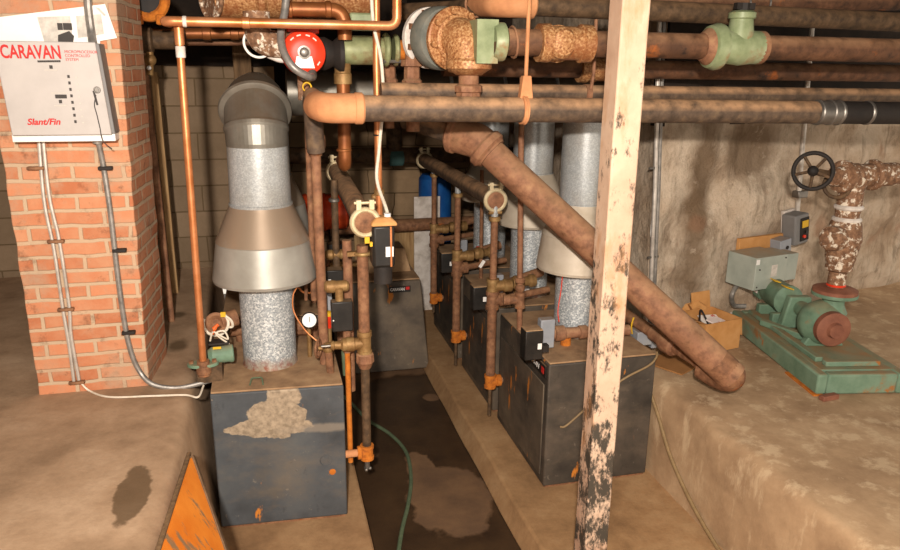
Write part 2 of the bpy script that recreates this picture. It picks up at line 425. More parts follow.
def rubble():
    t = NT('stained lime render')
    c = t.ramp(t.noise(1.5, 8, .65), [(.3, lin('9c8268')), (.47, lin('c2ac94')), (.6, lin('d2c0aa')), (.75, lin('b89f82'))])
    c = t.mix(t.math('MULTIPLY', t.mask(t.noise(3.1, 8, .7, t.mapping((.9, .9, .7), (2, 3, 1))), .5, .7), .7), c, lin('7c6650'))
    c = t.mix(t.math('MULTIPLY', t.mask(t.noise(8, 8, .75), .57, .72), .55), c, lin('54432f'))
    c = t.mix(t.math('MULTIPLY', t.mask(t.noise(2.0, 4, .5, t.mapping((1, 1, 1), (7, 1, 4))), .64, .7), .5), c, lin('9a6a4a'))
    c = t.mix(t.math('MULTIPLY', t.blob((-1.2, 1.0), .17, 1.5, edge=.7, axes='XZ', wob=.8, ws=3), .8), c, lin('6e573f'))
    c = t.mix(t.math('MULTIPLY', t.blob((-.75, 1.32), .36, .26, edge=.5, axes='XZ', wob=.7, ws=4), .8), c, lin('75614c'))
    c = t.mix(t.math('MULTIPLY', t.mask(t.noise(6, 7, .7, t.mapping((2.2, 2.2, .35), (1, 6, 2))), .52, .68), .5), c, lin('5f4c38'))
    c = t.mix(t.math('MULTIPLY', t.mask(t.noise(5, 6, .7, t.mapping((1, 1, 1), (9, 2, 2))), .6, .7), .6), c, lin('dccbb6'))
    c = t.mix(t.math('MULTIPLY', t.blob((-1.2, .85), .1, .07, edge=.5, axes='XZ', wob=.5, ws=6), .7), c, lin('8a6850'))
    return t.out(c, .95, 0, t.noise(13, 9, .7), 1.0, .03, .2)
m['rubble'] = rubble()


def pit():
    t = NT('pit floor concrete')
    dry = t.ramp(t.noise(5, 7), [(.3, lin('5e4632')), (.7, lin('7a5c40'))])
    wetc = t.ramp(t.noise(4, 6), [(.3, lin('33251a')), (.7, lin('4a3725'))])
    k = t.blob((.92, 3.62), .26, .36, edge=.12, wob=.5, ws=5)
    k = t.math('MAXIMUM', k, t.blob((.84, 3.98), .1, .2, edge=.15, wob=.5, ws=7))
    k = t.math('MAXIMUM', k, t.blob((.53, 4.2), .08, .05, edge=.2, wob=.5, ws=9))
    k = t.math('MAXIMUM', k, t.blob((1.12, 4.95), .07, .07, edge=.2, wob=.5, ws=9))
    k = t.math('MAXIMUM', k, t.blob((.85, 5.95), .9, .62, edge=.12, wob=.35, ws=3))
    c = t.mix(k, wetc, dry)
    r = t.math('ADD', t.math('MULTIPLY', k, .45), .42)
    return t.out(c, r, 0, t.noise(30, 6), .2, .006, .4)
m['pit'] = pit()
m['padc'] = concrete('pad concrete', '73563a', '987552', 'b08d66', 3, bs=.25)
m['curb'] = concrete('curb concrete', '785a3c', 'a07c56', 'b8966e', 3, bs=.25)


def platl():
    def ex(t, c):
        p0 = PZ(128, 497, .75) - PLO; p1 = PZ(178, 315, .75) - PLO; p2 = PZ(178, 345, .75) - PLO
        k = t.blob((p0.x + .015, p0.y + .02), .065, .21, edge=.14, wob=.5, ws=9)
        for q, a, b in ((p1, .06, .07), (p2, .07, .12)): k = t.math('MAXIMUM', k, t.blob((q.x, q.y), a, b, edge=.5, wob=.5, ws=9))
        return t.mix(t.math('MULTIPLY', k, .8), c, lin('584530')), t.math('SUBTRACT', .92, t.math('MULTIPLY', k, .3))
    return concrete('left platform concrete', '82684f', 'a88a6d', 'c0a386', 2.8, ex, bs=.25)
PLO = V((-1.5, 2.5, -.12))
m['platl'] = platl()


def platr():
    def ex(t, c):
        s2 = t.mask(t.noise(3, 7, .7, t.mapping((2.6, 2.6, .8))), .52, .62)
        c = t.mix(t.math('MULTIPLY', s2, .55), c, lin('d0b795'))
        s3 = t.mask(t.noise(2.3, 7, .7, t.mapping((1.4, 1.4, 1), (4, 2, 1))), .6, .75)
        return t.mix(t.math('MULTIPLY', s3, .35), c, lin('6b543c')), .92
    return concrete('right platform concrete', '8c7054', 'ad8f6e', 'c6aa88', 2.4, ex, bs=.22)
m['platr'] = platr()
m['ceil'] = M('near black ceiling', ['0e0b09', '1a1511', '241d17'], 4, .95, 0, .2)  # near black colour paints in the darkness above the pipes


def postm():
    t = NT('flaking cream post paint')
    c = t.ramp(t.noise(4, 6), [(.3, lin('ac8a72')), (.7, lin('c4aa92'))])
    g = t.n.new('ShaderNodeSeparateXYZ'); t.l.new(t.tc, g.inputs[0])
    h = t.ramp(t.math('DIVIDE', g.outputs['Z'], 3.0), [(.15, (.17,) * 3), (.5, (.12,) * 3), (.8, (0.0,) * 3)])
    n1 = t.math('ADD', t.noise(15, 8, .75, t.mapping((1, 1, .5))), h)
    c = t.mix(t.mask(n1, .62, .70), c, lin('3f382f'))
    c = t.mix(t.math('MULTIPLY', t.mask(t.noise(9, 6, .7, t.mapping((1, 1, .35), (3, 2, 0))), .52, .68), .7), c, lin('a8774a'))
    return t.out(c, .75, 0, t.noise(26, 6), .4, .006, .3)
m['post'] = postm()


def orangeboard():
    t = NT('scuffed orange paint')
    c = t.ramp(t.noise(6, 6), [(.3, lin('d2701a')), (.7, lin('e58a2e'))])
    c = t.mix(t.mask(t.noise(5, 7, .7, t.mapping((1, 2.5, .7), (1, 3, 2))), .58, .64), c, lin('8a6d4e'))
    return t.out(c, .7, 0, t.noise(20, 4), .15, .004, .3)
m['oboard'] = orangeboard()


def skid():
    return M('green skid paint with rust', ['5a745e', '708872', '7c927c'], 6, .7, 0, .2, spots=[('a5672e', 9, .6, .66), ('8a6a46', 4, .52, .68)], dust=('94744f', .6, .98, .95))
m['skid'] = skid()

# ------------------------------------------------------------------ setting
def rough_grid(b, fn, nu, nv, amp, sc, nrm, seed=0):
    vs = []
    for i in range(nu + 1):
        row = []
        for j in range(nv + 1):
            p = fn(i / nu, j / nv); q = p * sc + V((seed, seed * 2, 0))
            k = noise.noise(q) * .65 + noise.noise(q * 2.3) * .25 + noise.noise(q * 6) * .1
            row.append(b.bm.verts.new(p + nrm(p) * k * amp))
        vs.append(row)
    for i in range(nu):
        for j in range(nv):
            b.bm.faces.new((vs[i][j], vs[i + 1][j], vs[i + 1][j + 1], vs[i][j + 1]))
    return vs


FLZ, PADL, PADR = -.12, .425, 1.17
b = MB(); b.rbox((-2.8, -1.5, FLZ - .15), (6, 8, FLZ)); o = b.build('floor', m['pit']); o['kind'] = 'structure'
# shift the object origin to the world origin so that stain positions are true floor positions
for v in o.data.vertices: v.co += V(o['_w'])
o.location = (0, 0, 0)
struct('boiler_pad', m['padc'], lambda b: b.loft([[V((-.45, y, FLZ)), V((PADL, y, FLZ)), V((PADL - .012, y, 0)), V((-.45, y, 0))] for y in (.8, 2, 3, 4, 5, 6.9)]), .012)
struct('boiler_curb', m['curb'], lambda b: b.loft([[V((PADR + .003 * math.sin(y * 7), y, FLZ)), V((2.6, y, FLZ)), V((2.6, y, 0)), V((PADR + .055 + .004 * math.sin(y * 5 + 1), y, 0))] for y in [.8 + .2 * k for k in range(31)]]), .012)


def platform(name, mat, x0, x1, y0, y1, z0, z1, side, amp=.012):
    def f(b):
        # L shaped profile: face, rounded lip, top
        prof = []
        if side > 0:   # face looks to +x
            prof = [V((x1 + .062, 0, z0)), V((x1 + .03, 0, (z0 + z1) / 2)), V((x1 - .01, 0, z1 - .04)), V((x1 - .03, 0, z1 - .01)), V((x1 - .07, 0, z1))] + [V((x1 - .07 - (x1 - .07 - x0) * k / 14, 0, z1)) for k in range(1, 15)]
        else:
            prof = [V((x0, 0, z0)), V((x0 + .0, 0, (z0 + z1) / 2)), V((x0 + .008, 0, z1 - .05)), V((x0 + .025, 0, z1 - .014)), V((x0 + .055, 0, z1))] + [V((x0 + .055 + (x1 - x0 - .055) * k / 18, 0, z1)) for k in range(1, 19)]
        n = 70; vs = []
        for j in range(n + 1):
            y = y0 + (y1 - y0) * j / n; row = []
            for i, p in enumerate(prof):
                q = V((p.x, y, p.z)); k = noise.noise(q * 3.3) * .6 + noise.noise(q * 9) * .4
                a = amp * (1.6 if i in (2, 3, 4) else .5)
                row.append(b.bm.verts.new(q + V((-side * abs(k) * a * -1 if i < 2 else k * a, 0, k * a * (.5 if i > 1 else 0)))))
            vs.append(row)
        for j in range(n):
            for i in range(len(prof) - 1):
                b.bm.faces.new((vs[j][i], vs[j + 1][i], vs[j + 1][i + 1], vs[j][i + 1]))
        zb = z0 - .02
        for row in (vs[0], vs[-1]):
            e = [b.bm.verts.new((row[-1].co.x, row[-1].co.y, zb)), b.bm.verts.new((row[0].co.x, row[0].co.y, zb))]
            b.bm.faces.new(row + e)
    o = struct(name, mat, f, ang=1.2)
    return o


o = platform('concrete_platform', m['platl'], -2.7, -.405, -1.2, 5.95, FLZ, .75, 1, .008)
w = V(o['_w'])
for v in o.data.vertices: v.co += w - PLO
o.location = PLO
platform('equipment_platform', m['platr'], 2.105, 5.6, -1.2, 5.6, FLZ, .57, -1, .03)

# brick pillar
def pillar(b):
    pts = [V((-1.13, 3.62, 0)), V((-.612, 3.62, 0)), V((-.575, 4.05, 0)), V((-1.13, 4.05, 0))]
    rings = []
    for k in range(60):
        z = .74 + (2.95 - .74) * k / 59; q = .006 * noise.noise(V((3, 1, z * 9)))
        rings.append([p + V((q + (z - 1.6) * .022 * (1 if i in (1, 2) else 0), q * .6, z)) for i, p in enumerate(pts)])
    b.loft(rings)
struct('brick_pillar', m['brick'], pillar, .006, smooth=False)
struct('wall_left', m['block'], lambda b: b.rbox((-2.85, -1.2, 0), (-2.65, 6.05, 2.95)))
struct('wall_back', m['block'], lambda b: rough_grid(b, lambda u, v: V((-2.7 + u * 2.75, 5.88, .6 + v * 2.4)), 40, 30, .02, 2, lambda p: V((0, 1, 0))))
struct('wall_inner', m['stone'], lambda b: b.rbox((-.0, 5.9, -.1), (.1, 7.6, 2.95)))
struct('wall_far', m['stone'], lambda b: rough_grid(b, lambda u, v: V((.0 + u * 3.0, 7.35, -.15 + v * 3.1)), 40, 40, .1, 2.2, lambda p: V((0, 1, 0))))
WA, WB = V((2.42, 4.2, 0)), V((5.6, 4.92, 0)); WD = (WB - WA).normalized(); WN = V((WD.y, -WD.x, 0))
def lumps(p):
    return WN
struct('wall_right', m['rubble'], lambda b: rough_grid(b, lambda u, v: WA + (WB - WA) * u + V((0, 0, .45 + v * 1.53)), 110, 60, .12, 2.4, lumps, 5), ang=3)
struct('wall_side', m['rubble'], lambda b: rough_grid(b, lambda u, v: V((2.42, 4.2 + u * 3.2, -.1 + v * 3.05)), 40, 40, .05, 2.2, lambda p: V((-1, 0, 0)), 3), ang=3)
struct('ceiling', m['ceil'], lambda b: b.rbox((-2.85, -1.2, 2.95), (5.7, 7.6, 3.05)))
struct('shade_band_right', m['woodshade'], lambda b: b.box((WA + WB) / 2 + V((0, 0, 2.45)) + WN * -.04, ((WB - WA).length, .1, .99), Matrix((WD, -WN, AZ)).transposed()))  # added dark board, stands in for the pipe shadow at the wall top
struct('shade_band_left', m['woodshade'], lambda b: b.rbox((-2.65, 5.8, 2.29), (.1, 5.9, 2.95)))  # added dark board in place of the black shade over the blocks
struct('shade_band_far', m['woodshade'], lambda b: b.rbox((.1, 7.1, 1.9), (2.4, 7.25, 2.95)))  # added dark board where the top of the far wall is in shade
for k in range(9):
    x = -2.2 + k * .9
    o = struct('ceiling_joist', m['woodshade'], lambda b, x=x: b.rbox((x - .04, 4.3 if x > -5 else 0, 2.76), (x + .04, 7.3, 2.95)))

# ------------------------------------------------------------------ wooden post
q0, q1 = PY(630, 0, 2.42), PY(590.5, 545, 2.42)
dq = (q1 - q0) / (q1.z - q0.z)
top = q0 + dq * (2.95 - q0.z); bot = q0 + dq * (0 - q0.z)
def post(b):
    r = .052; pts = [V((-r, -r, 0)), V((r, -r, 0)), V((r, r, 0)), V((-r, r, 0))]
    rings = []
    for k in range(40):
        t = k / 39; c = bot.lerp(top, t); rings.append([c + p * (1 + .03 * noise.noise(V((i * 3.0, 2, t * 12)))) for i, p in enumerate(pts)])
    b.loft(rings)
solo('wooden_post', 'tall cream painted timber post with flaking paint in the foreground', 'post', m['post'], post, bevel=.006)

# ------------------------------------------------------------------ boilers
def boiler(label, x0, x1, y0, y1, z0, z1, mat, top, aisle, group='boilers standing on the concrete pads', sk=0.0):
    r = thing('boiler', label, 'boiler', ((x0 + x1) / 2, (y0 + y1) / 2, z0), group)
    def slab(b, e, za, zb):
        q = [V((x0 + e, y0 + e + sk, 0)), V((x1 - e, y0 + e - sk, 0)), V((x1 - e, y1 - e - sk, 0)), V((x0 + e, y1 - e + sk, 0))]
        b.loft([[p + V((0, 0, za)) for p in q], [p + V((0, 0, zb)) for p in q]])
    part(r, 'jacket', mat, lambda b: slab(b, 0, z0 + .012, z1 - .006), .008)
    part(r, 'top_cover', top, lambda b: slab(b, .004, z1 - .006, z1 + .004), .004, 'dust covered top')
    part(r, 'plinth', m['pipe2'], lambda b: slab(b, .01, z0, z0 + .014), 0, 'rusty plinth')
    return r


HB = .762
BL = boiler('blue-black boiler at front left with a peeling grey patch', -.328, .316, 3.407, 4.29, 0, HB, m['jacket'], m['btop'], 1, sk=.018)
part(BL, 'port_plug', m['orust'], lambda b: b.lathe(V((.245, 3.395, .275)), (0, -1, 0), [(0, .017), (.003, .017), (.004, .013)]), label='rusty round plug')
part(BL, 'knockout_ring', m['jacket'], lambda b: b.torus(V((.215, 3.395, .345)), AY, .03, .0025, 28, 6))
part(BL, 'screw', m['steel'], lambda b: b.ball(PY(297, 470, 3.403), .004))
part(BL, 'screw', m['steel'], lambda b: b.ball(PY(212, 400, 3.424), .006))
BL2 = boiler('boiler hidden behind the front left boiler, under the rear flue', -.325, .28, 4.5, 5.35, 0, HB, m['jacket2'], m['btop'], 1)
R1 = boiler('black boiler at front right, nearest the timber post', 1.425, 2.068, 3.407, 4.27, 0, HB, m['jacket2'], m['btop'], -1)
R2 = boiler('middle boiler of the right row, behind the front right one', 1.425, 2.068, 4.38, 5.2, 0, HB, m['jacket3'], m['btop'], -1)
R3 = boiler('rearmost boiler of the right row, by the far wall', 1.425, 2.068, 5.34, 6.2, 0, HB, m['jacket3'], m['btop'], -1)
for r, y0, y1 in ((R1, 3.407, 4.27), (R2, 4.38, 5.2), (R3, 5.34, 6.2)):
    part(r, 'access_panel', m['jacket3'] if r is R1 else m['jacket2'], lambda b: b.rbox((1.418, y0 + .05, .06), (1.426, y1 - .05, .62)), .003)
    bg = part(r, 'name_plate', m['black'], lambda b: b.rbox((1.416, y0 + .03, .665), (1.426, y0 + .34, .735)), .002, 'black name plate with white lettering')
    lettering(bg, 'lettering', 'CARAVAN', m['whitem'], .045, (1.4155, y0 + .315, .683), right=(0, -1, 0), shear=.2, width=.9)
    part(bg, 'emblem', m['redink'], lambda b: b.rbox((1.4145, y0 + .05, .682), (1.417, y0 + .085, .718)))
# back boiler facing down the aisle
bb = thing('boiler', 'grey boiler facing down the aisle at the far end of the pit', 'boiler', (.88, 5.8, FLZ), 'boilers standing on the concrete pads')
y0 = 5.5
def bj(b):
    b.loft([[V((.60 - e, y0 - s, z)), V((1.155 + f - .0, y0 - s, z)), V((1.155 + f, 6.2, z)), V((.60 - e, 6.2, z))] for z, e, f, s in ((FLZ + .03, .0, .06, .06), (.655, .0, .0, 0))])
part(bb, 'jacket', m['jacket3'], bj, .01)
part(bb, 'top_cover', m['btop'], lambda b: b.rbox((.605, y0 + .01, .655), (1.15, 6.19, .668)), .004, 'dust covered top')
part(bb, 'plinth', m['orust'], lambda b: b.rbox((.63, 5.52, FLZ), (1.15, 6.17, FLZ + .04)))
p = PY(389, 291, y0 - .008)
bg = part(bb, 'name_plate', m['black'], lambda b: b.rbox((p.x, y0 - .012, .563), (p.x + .175, y0 - .0, .613)), .002, 'black name plate with white lettering')
lettering(bg, 'lettering', 'CARAVAN', m['whitem'], .033, (p.x + .01, y0 - .0125, .578), width=.75, bold=.001)
part(bg, 'emblem', m['redink'], lambda b: b.rbox((p.x + .135, y0 - .0135, .583), (p.x + .165, y0 - .012, .607)))
solo('draft_box', 'dusty sheet metal box on top of the far end boiler', 'box', m['btop'], lambda b: b.loft([[V((.72, 5.72, .668)), V((1.12, 5.72, .668)), V((1.12, 6.1, .668)), V((.72, 6.1, .668))], [V((.8, 5.8, .85)), V((1.08, 5.8, .85)), V((1.08, 6.05, .85)), V((.8, 6.05, .85))]]), bevel=.006)

# ------------------------------------------------------------------ flues
def flue(label, x, y, zb, hood_z, rb, ru, zt, hm, back, hr=.255, sq=1.0):
    r = thing('flue', label, 'flue', (x, y, zb), 'sheet metal boiler flues')
    part(r, 'base_pipe', m['galvb'], lambda b: b.lathe((x, y, zb), AZ, [(0, rb + .006), (.012, rb + .004), (.03, rb), (hood_z + .06 - zb, rb)], 40), ang=.8)
    def hood(b):
        b.lathe((x, y, hood_z), AZ, [(.02, rb * 1.02), (.02, hr - .006), (0, hr), (.015, hr + .003), (.03, hr), (.2 * sq, hr * .90), (.205 * sq, hr * .905), (.21 * sq, hr * .895), (.37 * sq, ru + .012), (.385 * sq, ru + .006)], 48)
    part(r, 'draft_hood', hm, hood, ang=.35, label='wide conical draft hood')
    z1 = hood_z + .37 * sq
    if back is None:
        part(r, 'upper_pipe', m['galv'], lambda b: b.lathe((x, y, z1), AZ, [(0, ru + .006), (.02, ru + .006), (.022, ru), (zt - z1, ru)], 40), ang=.4)
        part(r, 'joint_band', m['duct'], lambda b: b.ring((x, y, zt - .02), AZ, ru + .008, .05, 40))
    return r, z1


fx, fy = -.035, 3.77
r, z1 = flue('large galvanised flue with draft hood on the front left boiler', fx, fy, HB, 1.235, .139, .152, 2.0, m['hoodg'], True, .262)
part(r, 'upper_pipe', m['galv'], lambda b: b.lathe((fx, fy, z1), AZ, [(0, .156), (.025, .158), (.03, .152), (.31, .148)], 44), ang=.4)
EZ, ER = z1 + .33, .175
def ering(a, rr, off=0, n=48):
    c = V((fx, fy + ER, EZ)); u = V((0, -math.cos(a), math.sin(a))); t = V((0, math.sin(a), math.cos(a)))
    return [c + u * ER + t * off + (AX * math.cos(2 * PI * i / n) + u * math.sin(2 * PI * i / n)) * rr for i in range(n)]
def gored(b):
    rings = [ering(0, .148, -.02), ering(0, .15, .0)]
    for a in (math.radians(20), math.radians(56)):
        rings += [ering(a, .152, -.02), ering(a, .158, -.008), ering(a, .158, .008), ering(a, .152, .02)]
    rings += [ering(PI / 2, .15)]
    b.loft(rings)
part(r, 'elbow', m['duct'], gored, ang=.12, label='dusty segmented elbow')
part(r, 'elbow_seam', m['duct'], lambda b: b.loft([ering(math.radians(56), q_, o_) for q_, o_ in ((.156, -.022), (.176, -.014), (.18, 0), (.172, .012), (.156, .016))]), label='raised elbow seam')
part(r, 'horizontal_pipe', m['duct'], lambda b: b.lathe((fx, fy + ER, EZ + ER), AY, [(0, .150), (.7, .149)], 40), ang=.4)
rr, z1b = flue('rear left flue half hidden behind the big galvanised flue', .0, 4.82, HB, 1.235, .139, .152, 2.1, m['hoodg'], None, .262)
flue('nearest right flue with cream hood beside the timber post', 1.765, 3.85, HB, 1.17, .132, .135, 2.17, m['hood'], None, .25)
flue('second right flue with white hood behind the sloping pipe', 1.755, 4.66, HB, 1.27, .132, .135, 2.2, m['hood'], None, .235, .9)
flue('third right flue at the back of the row', 1.76, 5.62, HB, 1.27, .132, .135, 2.2, m['hood'], None, .235, .9)
br = thing('breeching_duct', 'long horizontal galvanised breeching duct behind the overhead pipes', 'duct', (1.2, 5.0, 2.1))
part(br, 'duct_run', m['duct'], lambda b: b.cyl((.16, 5.02, 2.13), (2.38, 5.02, 2.13), .15, n=36))
for x in (.5, .86, 1.24, 1.62, 2.0):
    part(br, 'joint_band', m['galv'], lambda b: b.ring((x, 5.02, 2.13), AX, .157, .03, 36))

# ------------------------------------------------------------------ overhead pipes
def rod(b, p, q, r=.008): b.cyl(p, q, r, n=8)

# front pipe
Yf, Rf = 3.2, .056
def zf(x): return 2.127 - .011 * (x - .24)
r = thing('overhead_pipe', 'thick dusty pipe running lowest across the front of the flues', 'pipe', (1.5, Yf, 2.05))
part(r, 'pipe_run', m['pipe'], lambda b: b.cyl((.36, Yf, zf(.36)), (2.78, Yf, zf(2.78)), Rf, n=28))
part(r, 'elbow', m['tan'], lambda b: (b.tube([(.41, Yf, zf(.4)), (.255, Yf, zf(.3)), (.235, Yf + .12, zf(.3) + .005)], Rf * 1.13, .11, 24), b.ring((.4, Yf, zf(.4)), AX, Rf * 1.2, .045)), label='smooth tan elbow')
part(r, 'rear_leg', m['pipe'], lambda b: b.tube([(.237, Yf + .1, zf(.3) + .005), (.222, 3.55, 2.17), (.24, 3.6, 1.9)], .043, .07, 20))
part(r, 'coupling', m['steel'], lambda b: (b.cyl((2.7, Yf, zf(2.7)), (2.85, Yf, zf(2.85)), Rf * 1.06), [b.ring((x, Yf, zf(x)), AX, Rf * 1.14, .02) for x in (2.72, 2.79, 2.84)]), label='bright banded coupling')
part(r, 'pipe_end', m['blackr'], lambda b: b.cyl((2.8, Yf, zf(2.8)), (4.55, Yf, zf(4.55)), Rf * 1.02), label='black end length')
part(r, 'coupling', m['steel'], lambda b: b.ring((3.02, Yf, zf(3.02)), AX, Rf * 1.1, .025), label='bright clamp ring')
# its clevis hanger
hp = PY(523, 110, Yf); hx = hp.x
r = thing('pipe_hanger', 'orange rod and strap hanger holding the lowest front pipe', 'hanger', (hx, Yf, 2.05))
part(r, 'strap', m['tan'], lambda b: b.torus((hx, Yf, zf(hx)), (1, 0, .12), Rf + .006, .006, 28, 8))
part(r, 'clevis_plate', m['tan'], lambda b: b.prism([(hx - .022, Yf - .02, zf(hx) + .05), (hx + .04, Yf - .02, zf(hx) + .05), (hx + .028, Yf - .02, zf(hx) + .15), (hx - .01, Yf - .02, zf(hx) + .15)], (0, .04, 0)), .004)
part(r, 'strap_band', m['tan'], lambda b: b.lathe((hx - .012, Yf, zf(hx)), AX, [(0, Rf + .008), (.024, Rf + .008)], 28))
part(r, 'rod', m['tan'], lambda b: rod(b, (hx + .008, Yf, zf(hx) + .14), (hx + .012, Yf, 2.95), .009))

def hrun(label, y, px_, py_, r_, x0, x1, mat, slope=0.0, name='overhead_pipe'):
    p = PY(px_, py_, y); z = lambda x: p.z + slope * (x - p.x)
    t = thing(name, label, 'pipe', ((x0 + x1) / 2, y, z((x0 + x1) / 2) - r_))
    part(t, 'pipe_run', mat, lambda b: b.cyl((x0, y, z(x0)), (x1, y, z(x1)), r_, n=24))
    return t, z

t, z = hrun('thin dusty pipe just above and behind the lowest front pipe', 3.55, 760, 95, .042, .55, 4.55, m['pipe'], -.006)
t11, z11 = hrun('dark rusty pipe with a tee, third up above the lowest front pipe', 3.95, 740, 71, .052, .95, 4.5, m['redpipe'], -.004)
xt = PY(597, 67, 3.95).x
part(t11, 'tee', m['mrust'], lambda b: b.tee((xt, 3.95, z11(xt)), AX, (0, 1, 0), .11, .068))
hx2 = PY(591, 88, 3.5).x
r = thing('pipe_hanger', 'short rusty strap hanger left of the timber post', 'hanger', (hx2, 3.55, 2.15))
zz = PY(591, 94, 3.55).z
part(r, 'strap', m['red'], lambda b: b.lathe((hx2 - .015, 3.55, z(hx2)), AX, [(0, .047), (.03, .047)], 24))
part(r, 'rod', m['red'], lambda b: b.tube([(hx2, 3.5, z(hx2) + .02), (hx2 + .01, 3.5, z(hx2) + .1), (hx2 + .02, 3.55, 2.95)], .009, .02, 8))
# pipe 9 with green valve
Y9 = 3.32
vx = PY(738, 42, Y9).x
t9, z9 = hrun('reddish pipe with mottled tee and green check valve, near the ceiling', Y9, 680, 46, .06, 1.03, vx - .2, m['redpipe'], -.002)
part(t9, 'pipe_run', m['redpipe'], lambda b: b.cyl((vx + .145, Y9, z9(2.2)), (4.5, Y9, z9(4.5)), .06, n=24))
xa, xb = PY(538, 42, Y9).x, PY(590, 42, Y9).x
part(t9, 'tee', m['mrust'], lambda b: (b.tee(((xa + xb) / 2, Y9, z9(1.3)), AX, (0, 1, 0), (xb - xa) / 2, .076), b.lathe(((xa + xb) / 2 - .03, Y9 - .0, z9(1.3)), (0, -1, 0), [(0, .07), (.055, .07), (.075, .055), (.085, .02)], 24)), label='mottled rusty tee')
part(t9, 'socket', m['greenv'], lambda b: (b.lathe((1.03, Y9, z9(1) - .0), AX, [(0, .07), (.03, .085), (.05, .085), (.06, .07)], 28), b.box((1.0, Y9 + .05, z9(1)), (.1, .15, .19))), label='pale green socket ring')
hx3 = PY(513, 40, Y9).x
part(t9, 'hanger_ring', m['red'], lambda b: b.torus((hx3, Y9, z9(1.1)), (1, 0, .1), .068, .006, 24, 8))
vz = z9(vx)
r = thing('check_valve', 'green swing check valve on the reddish overhead pipe at right', 'valve', (vx, Y9, vz - .1))
part(r, 'flange', m['greenv'], lambda b: b.lathe((vx - .17, Y9, vz), AX, [(0, .085), (.01, .1), (.045, .112), (.065, .108), (.08, .08)], 32), label='round green flange')
part(r, 'flange', m['red'], lambda b: b.lathe((vx - .2, Y9, vz), AX, [(0, .065), (.03, .088), (.04, .088)], 32))
part(r, 'body', m['greenv'], lambda b: b.lathe((vx - .09, Y9, vz), AX, [(0, .07), (.03, .08), (.1, .088), (.17, .08), (.2, .08), (.205, .07)], 28))
part(r, 'bonnet', m['greenv'], lambda b: b.lathe((vx + .0, Y9 - .01, vz + .03), AZ, [(0, .07), (.06, .06), (.1, .055), (.105, .065), (.13, .065), (.14, .05)], 24))
part(r, 'cap_nut', m['blackr'], lambda b: (b.hexnut((vx, Y9 - .01, vz + .185), AZ, .035, .04), b.box((vx - .035, Y9 - .02, vz + .19), (.03, .03, .03)), b.box((vx + .035, Y9 - .02, vz + .19), (.03, .03, .03))))
part(r, 'end_collar', m['red'], lambda b: b.ring((vx + .12, Y9, vz), AX, .08, .05))
# pipe 10
Y10 = 3.5
t10, z10 = hrun('dark pipe with a tan capped elbow, along the top of the picture', Y10, 700, 13, .05, 1.16, 4.5, m['pipedk'], -.012)
xe = PY(500, 10, Y10).x
part(t10, 'elbow', m['tan'], lambda b: (b.tube([(xe + .16, Y10, z10(xe)), (xe + .0, Y10, z10(xe)), (xe - .03, Y10 + .3, z10(xe) + .02)], .062, .1, 22), b.ring((xe + .15, Y10, z10(xe)), AX, .066, .04)), label='tan capped elbow')
part(t10, 'rear_leg', m['pipedk'], lambda b: b.tube([(xe - .02, Y10 + .2, z10(xe)), (xe - .1, Y10 + .5, z10(xe)), (xe - .35, 4.3, z10(xe))], .05))
part(t10, 'hanger_ring', m['red'], lambda b: b.torus((xe - .06, Y10 + .22, z10(xe) + .01), (-.3, .9, 0), .058, .006, 24, 8))
t, z = hrun('rusty sagging pipe at the very top right under the joists', 3.75, 790, 3, .045, 1.9, 4.6, m['redpipe'], .035)
for pxh, lab in ((745, 'left'), (765, 'right')):
    xh = PY(pxh, 3, 3.75).x
    part(t, 'hanger_ring', m['steel'], lambda b: b.torus((xh, 3.75, z(xh)), AX, .05, .006, 24, 8))
for pxh, y_, lab in ((665, 4.05, 'bright ceiling conduit dropping behind the overhead pipes near the post'), (832, 4.2, 'pale conduit dropping behind the overhead pipes at far right')):
    a, c = PY(pxh, -10, y_), PY(pxh - (9 if pxh < 700 else 14), 128, y_)
    if pxh < 700:
        pass

# ------------------------------------------------------------------ sloping pipe
pa, pm, pb = PY(405, 121, 4.0), PY(478, 141, 3.72), PY(733, 377, 2.98)
r = thing('sloping_pipe', 'big rusty pipe sloping down behind the timber post to the right', 'pipe', (pb.x, pb.y, .57))
part(r, 'pipe_run', m['red'], lambda b: b.cyl(pm, pb, .078, .078, n=28))
part(r, 'inlet_length', m['pipe'], lambda b: b.cyl(pa + V((0, 0, .01)), pm, .05, .062, n=24))
dd = (pb - pm).normalized(); da = (pm - pa).normalized()
part(r, 'coupling', m['red'], lambda b: (b.tube([pm - da * .16, pm, pm + dd * .1], .092, .09, 26), b.ring(pm + dd * .06, dd, .108, .06, 28), b.ring(pm - da * .14, da, .1, .05, 28)), label='fat rusty coupling')
end = pb + dd * .03
back = PY(692, 352, 3.35)
db = (back - end).normalized()
part(r, 'elbow', m['pipe2'], lambda b: b.tube([pb - dd * .12, end - dd * .03, end + V((-.01, .12, -.02)), end + V((-.05, .22, -.0))], .079, .1, 26), label='rusty turned end')
e2 = end + V((-.05, .22, 0)); tgt = V((2.075, 3.86, .86))
part(r, 'return_pipe', m['pipe2'], lambda b: b.cyl(e2, tgt, .036, n=18))
q = PY(692, 352, 3.3); f = e2.lerp(tgt, .30); dr = (tgt - e2).normalized()
part(r, 'union', m['red'], lambda b: b.lathe(f, dr, [(0, .045), (.02, .062), (.08, .066), (.1, .062), (.12, .05), (.2, .045)], 20), label='rusty union')

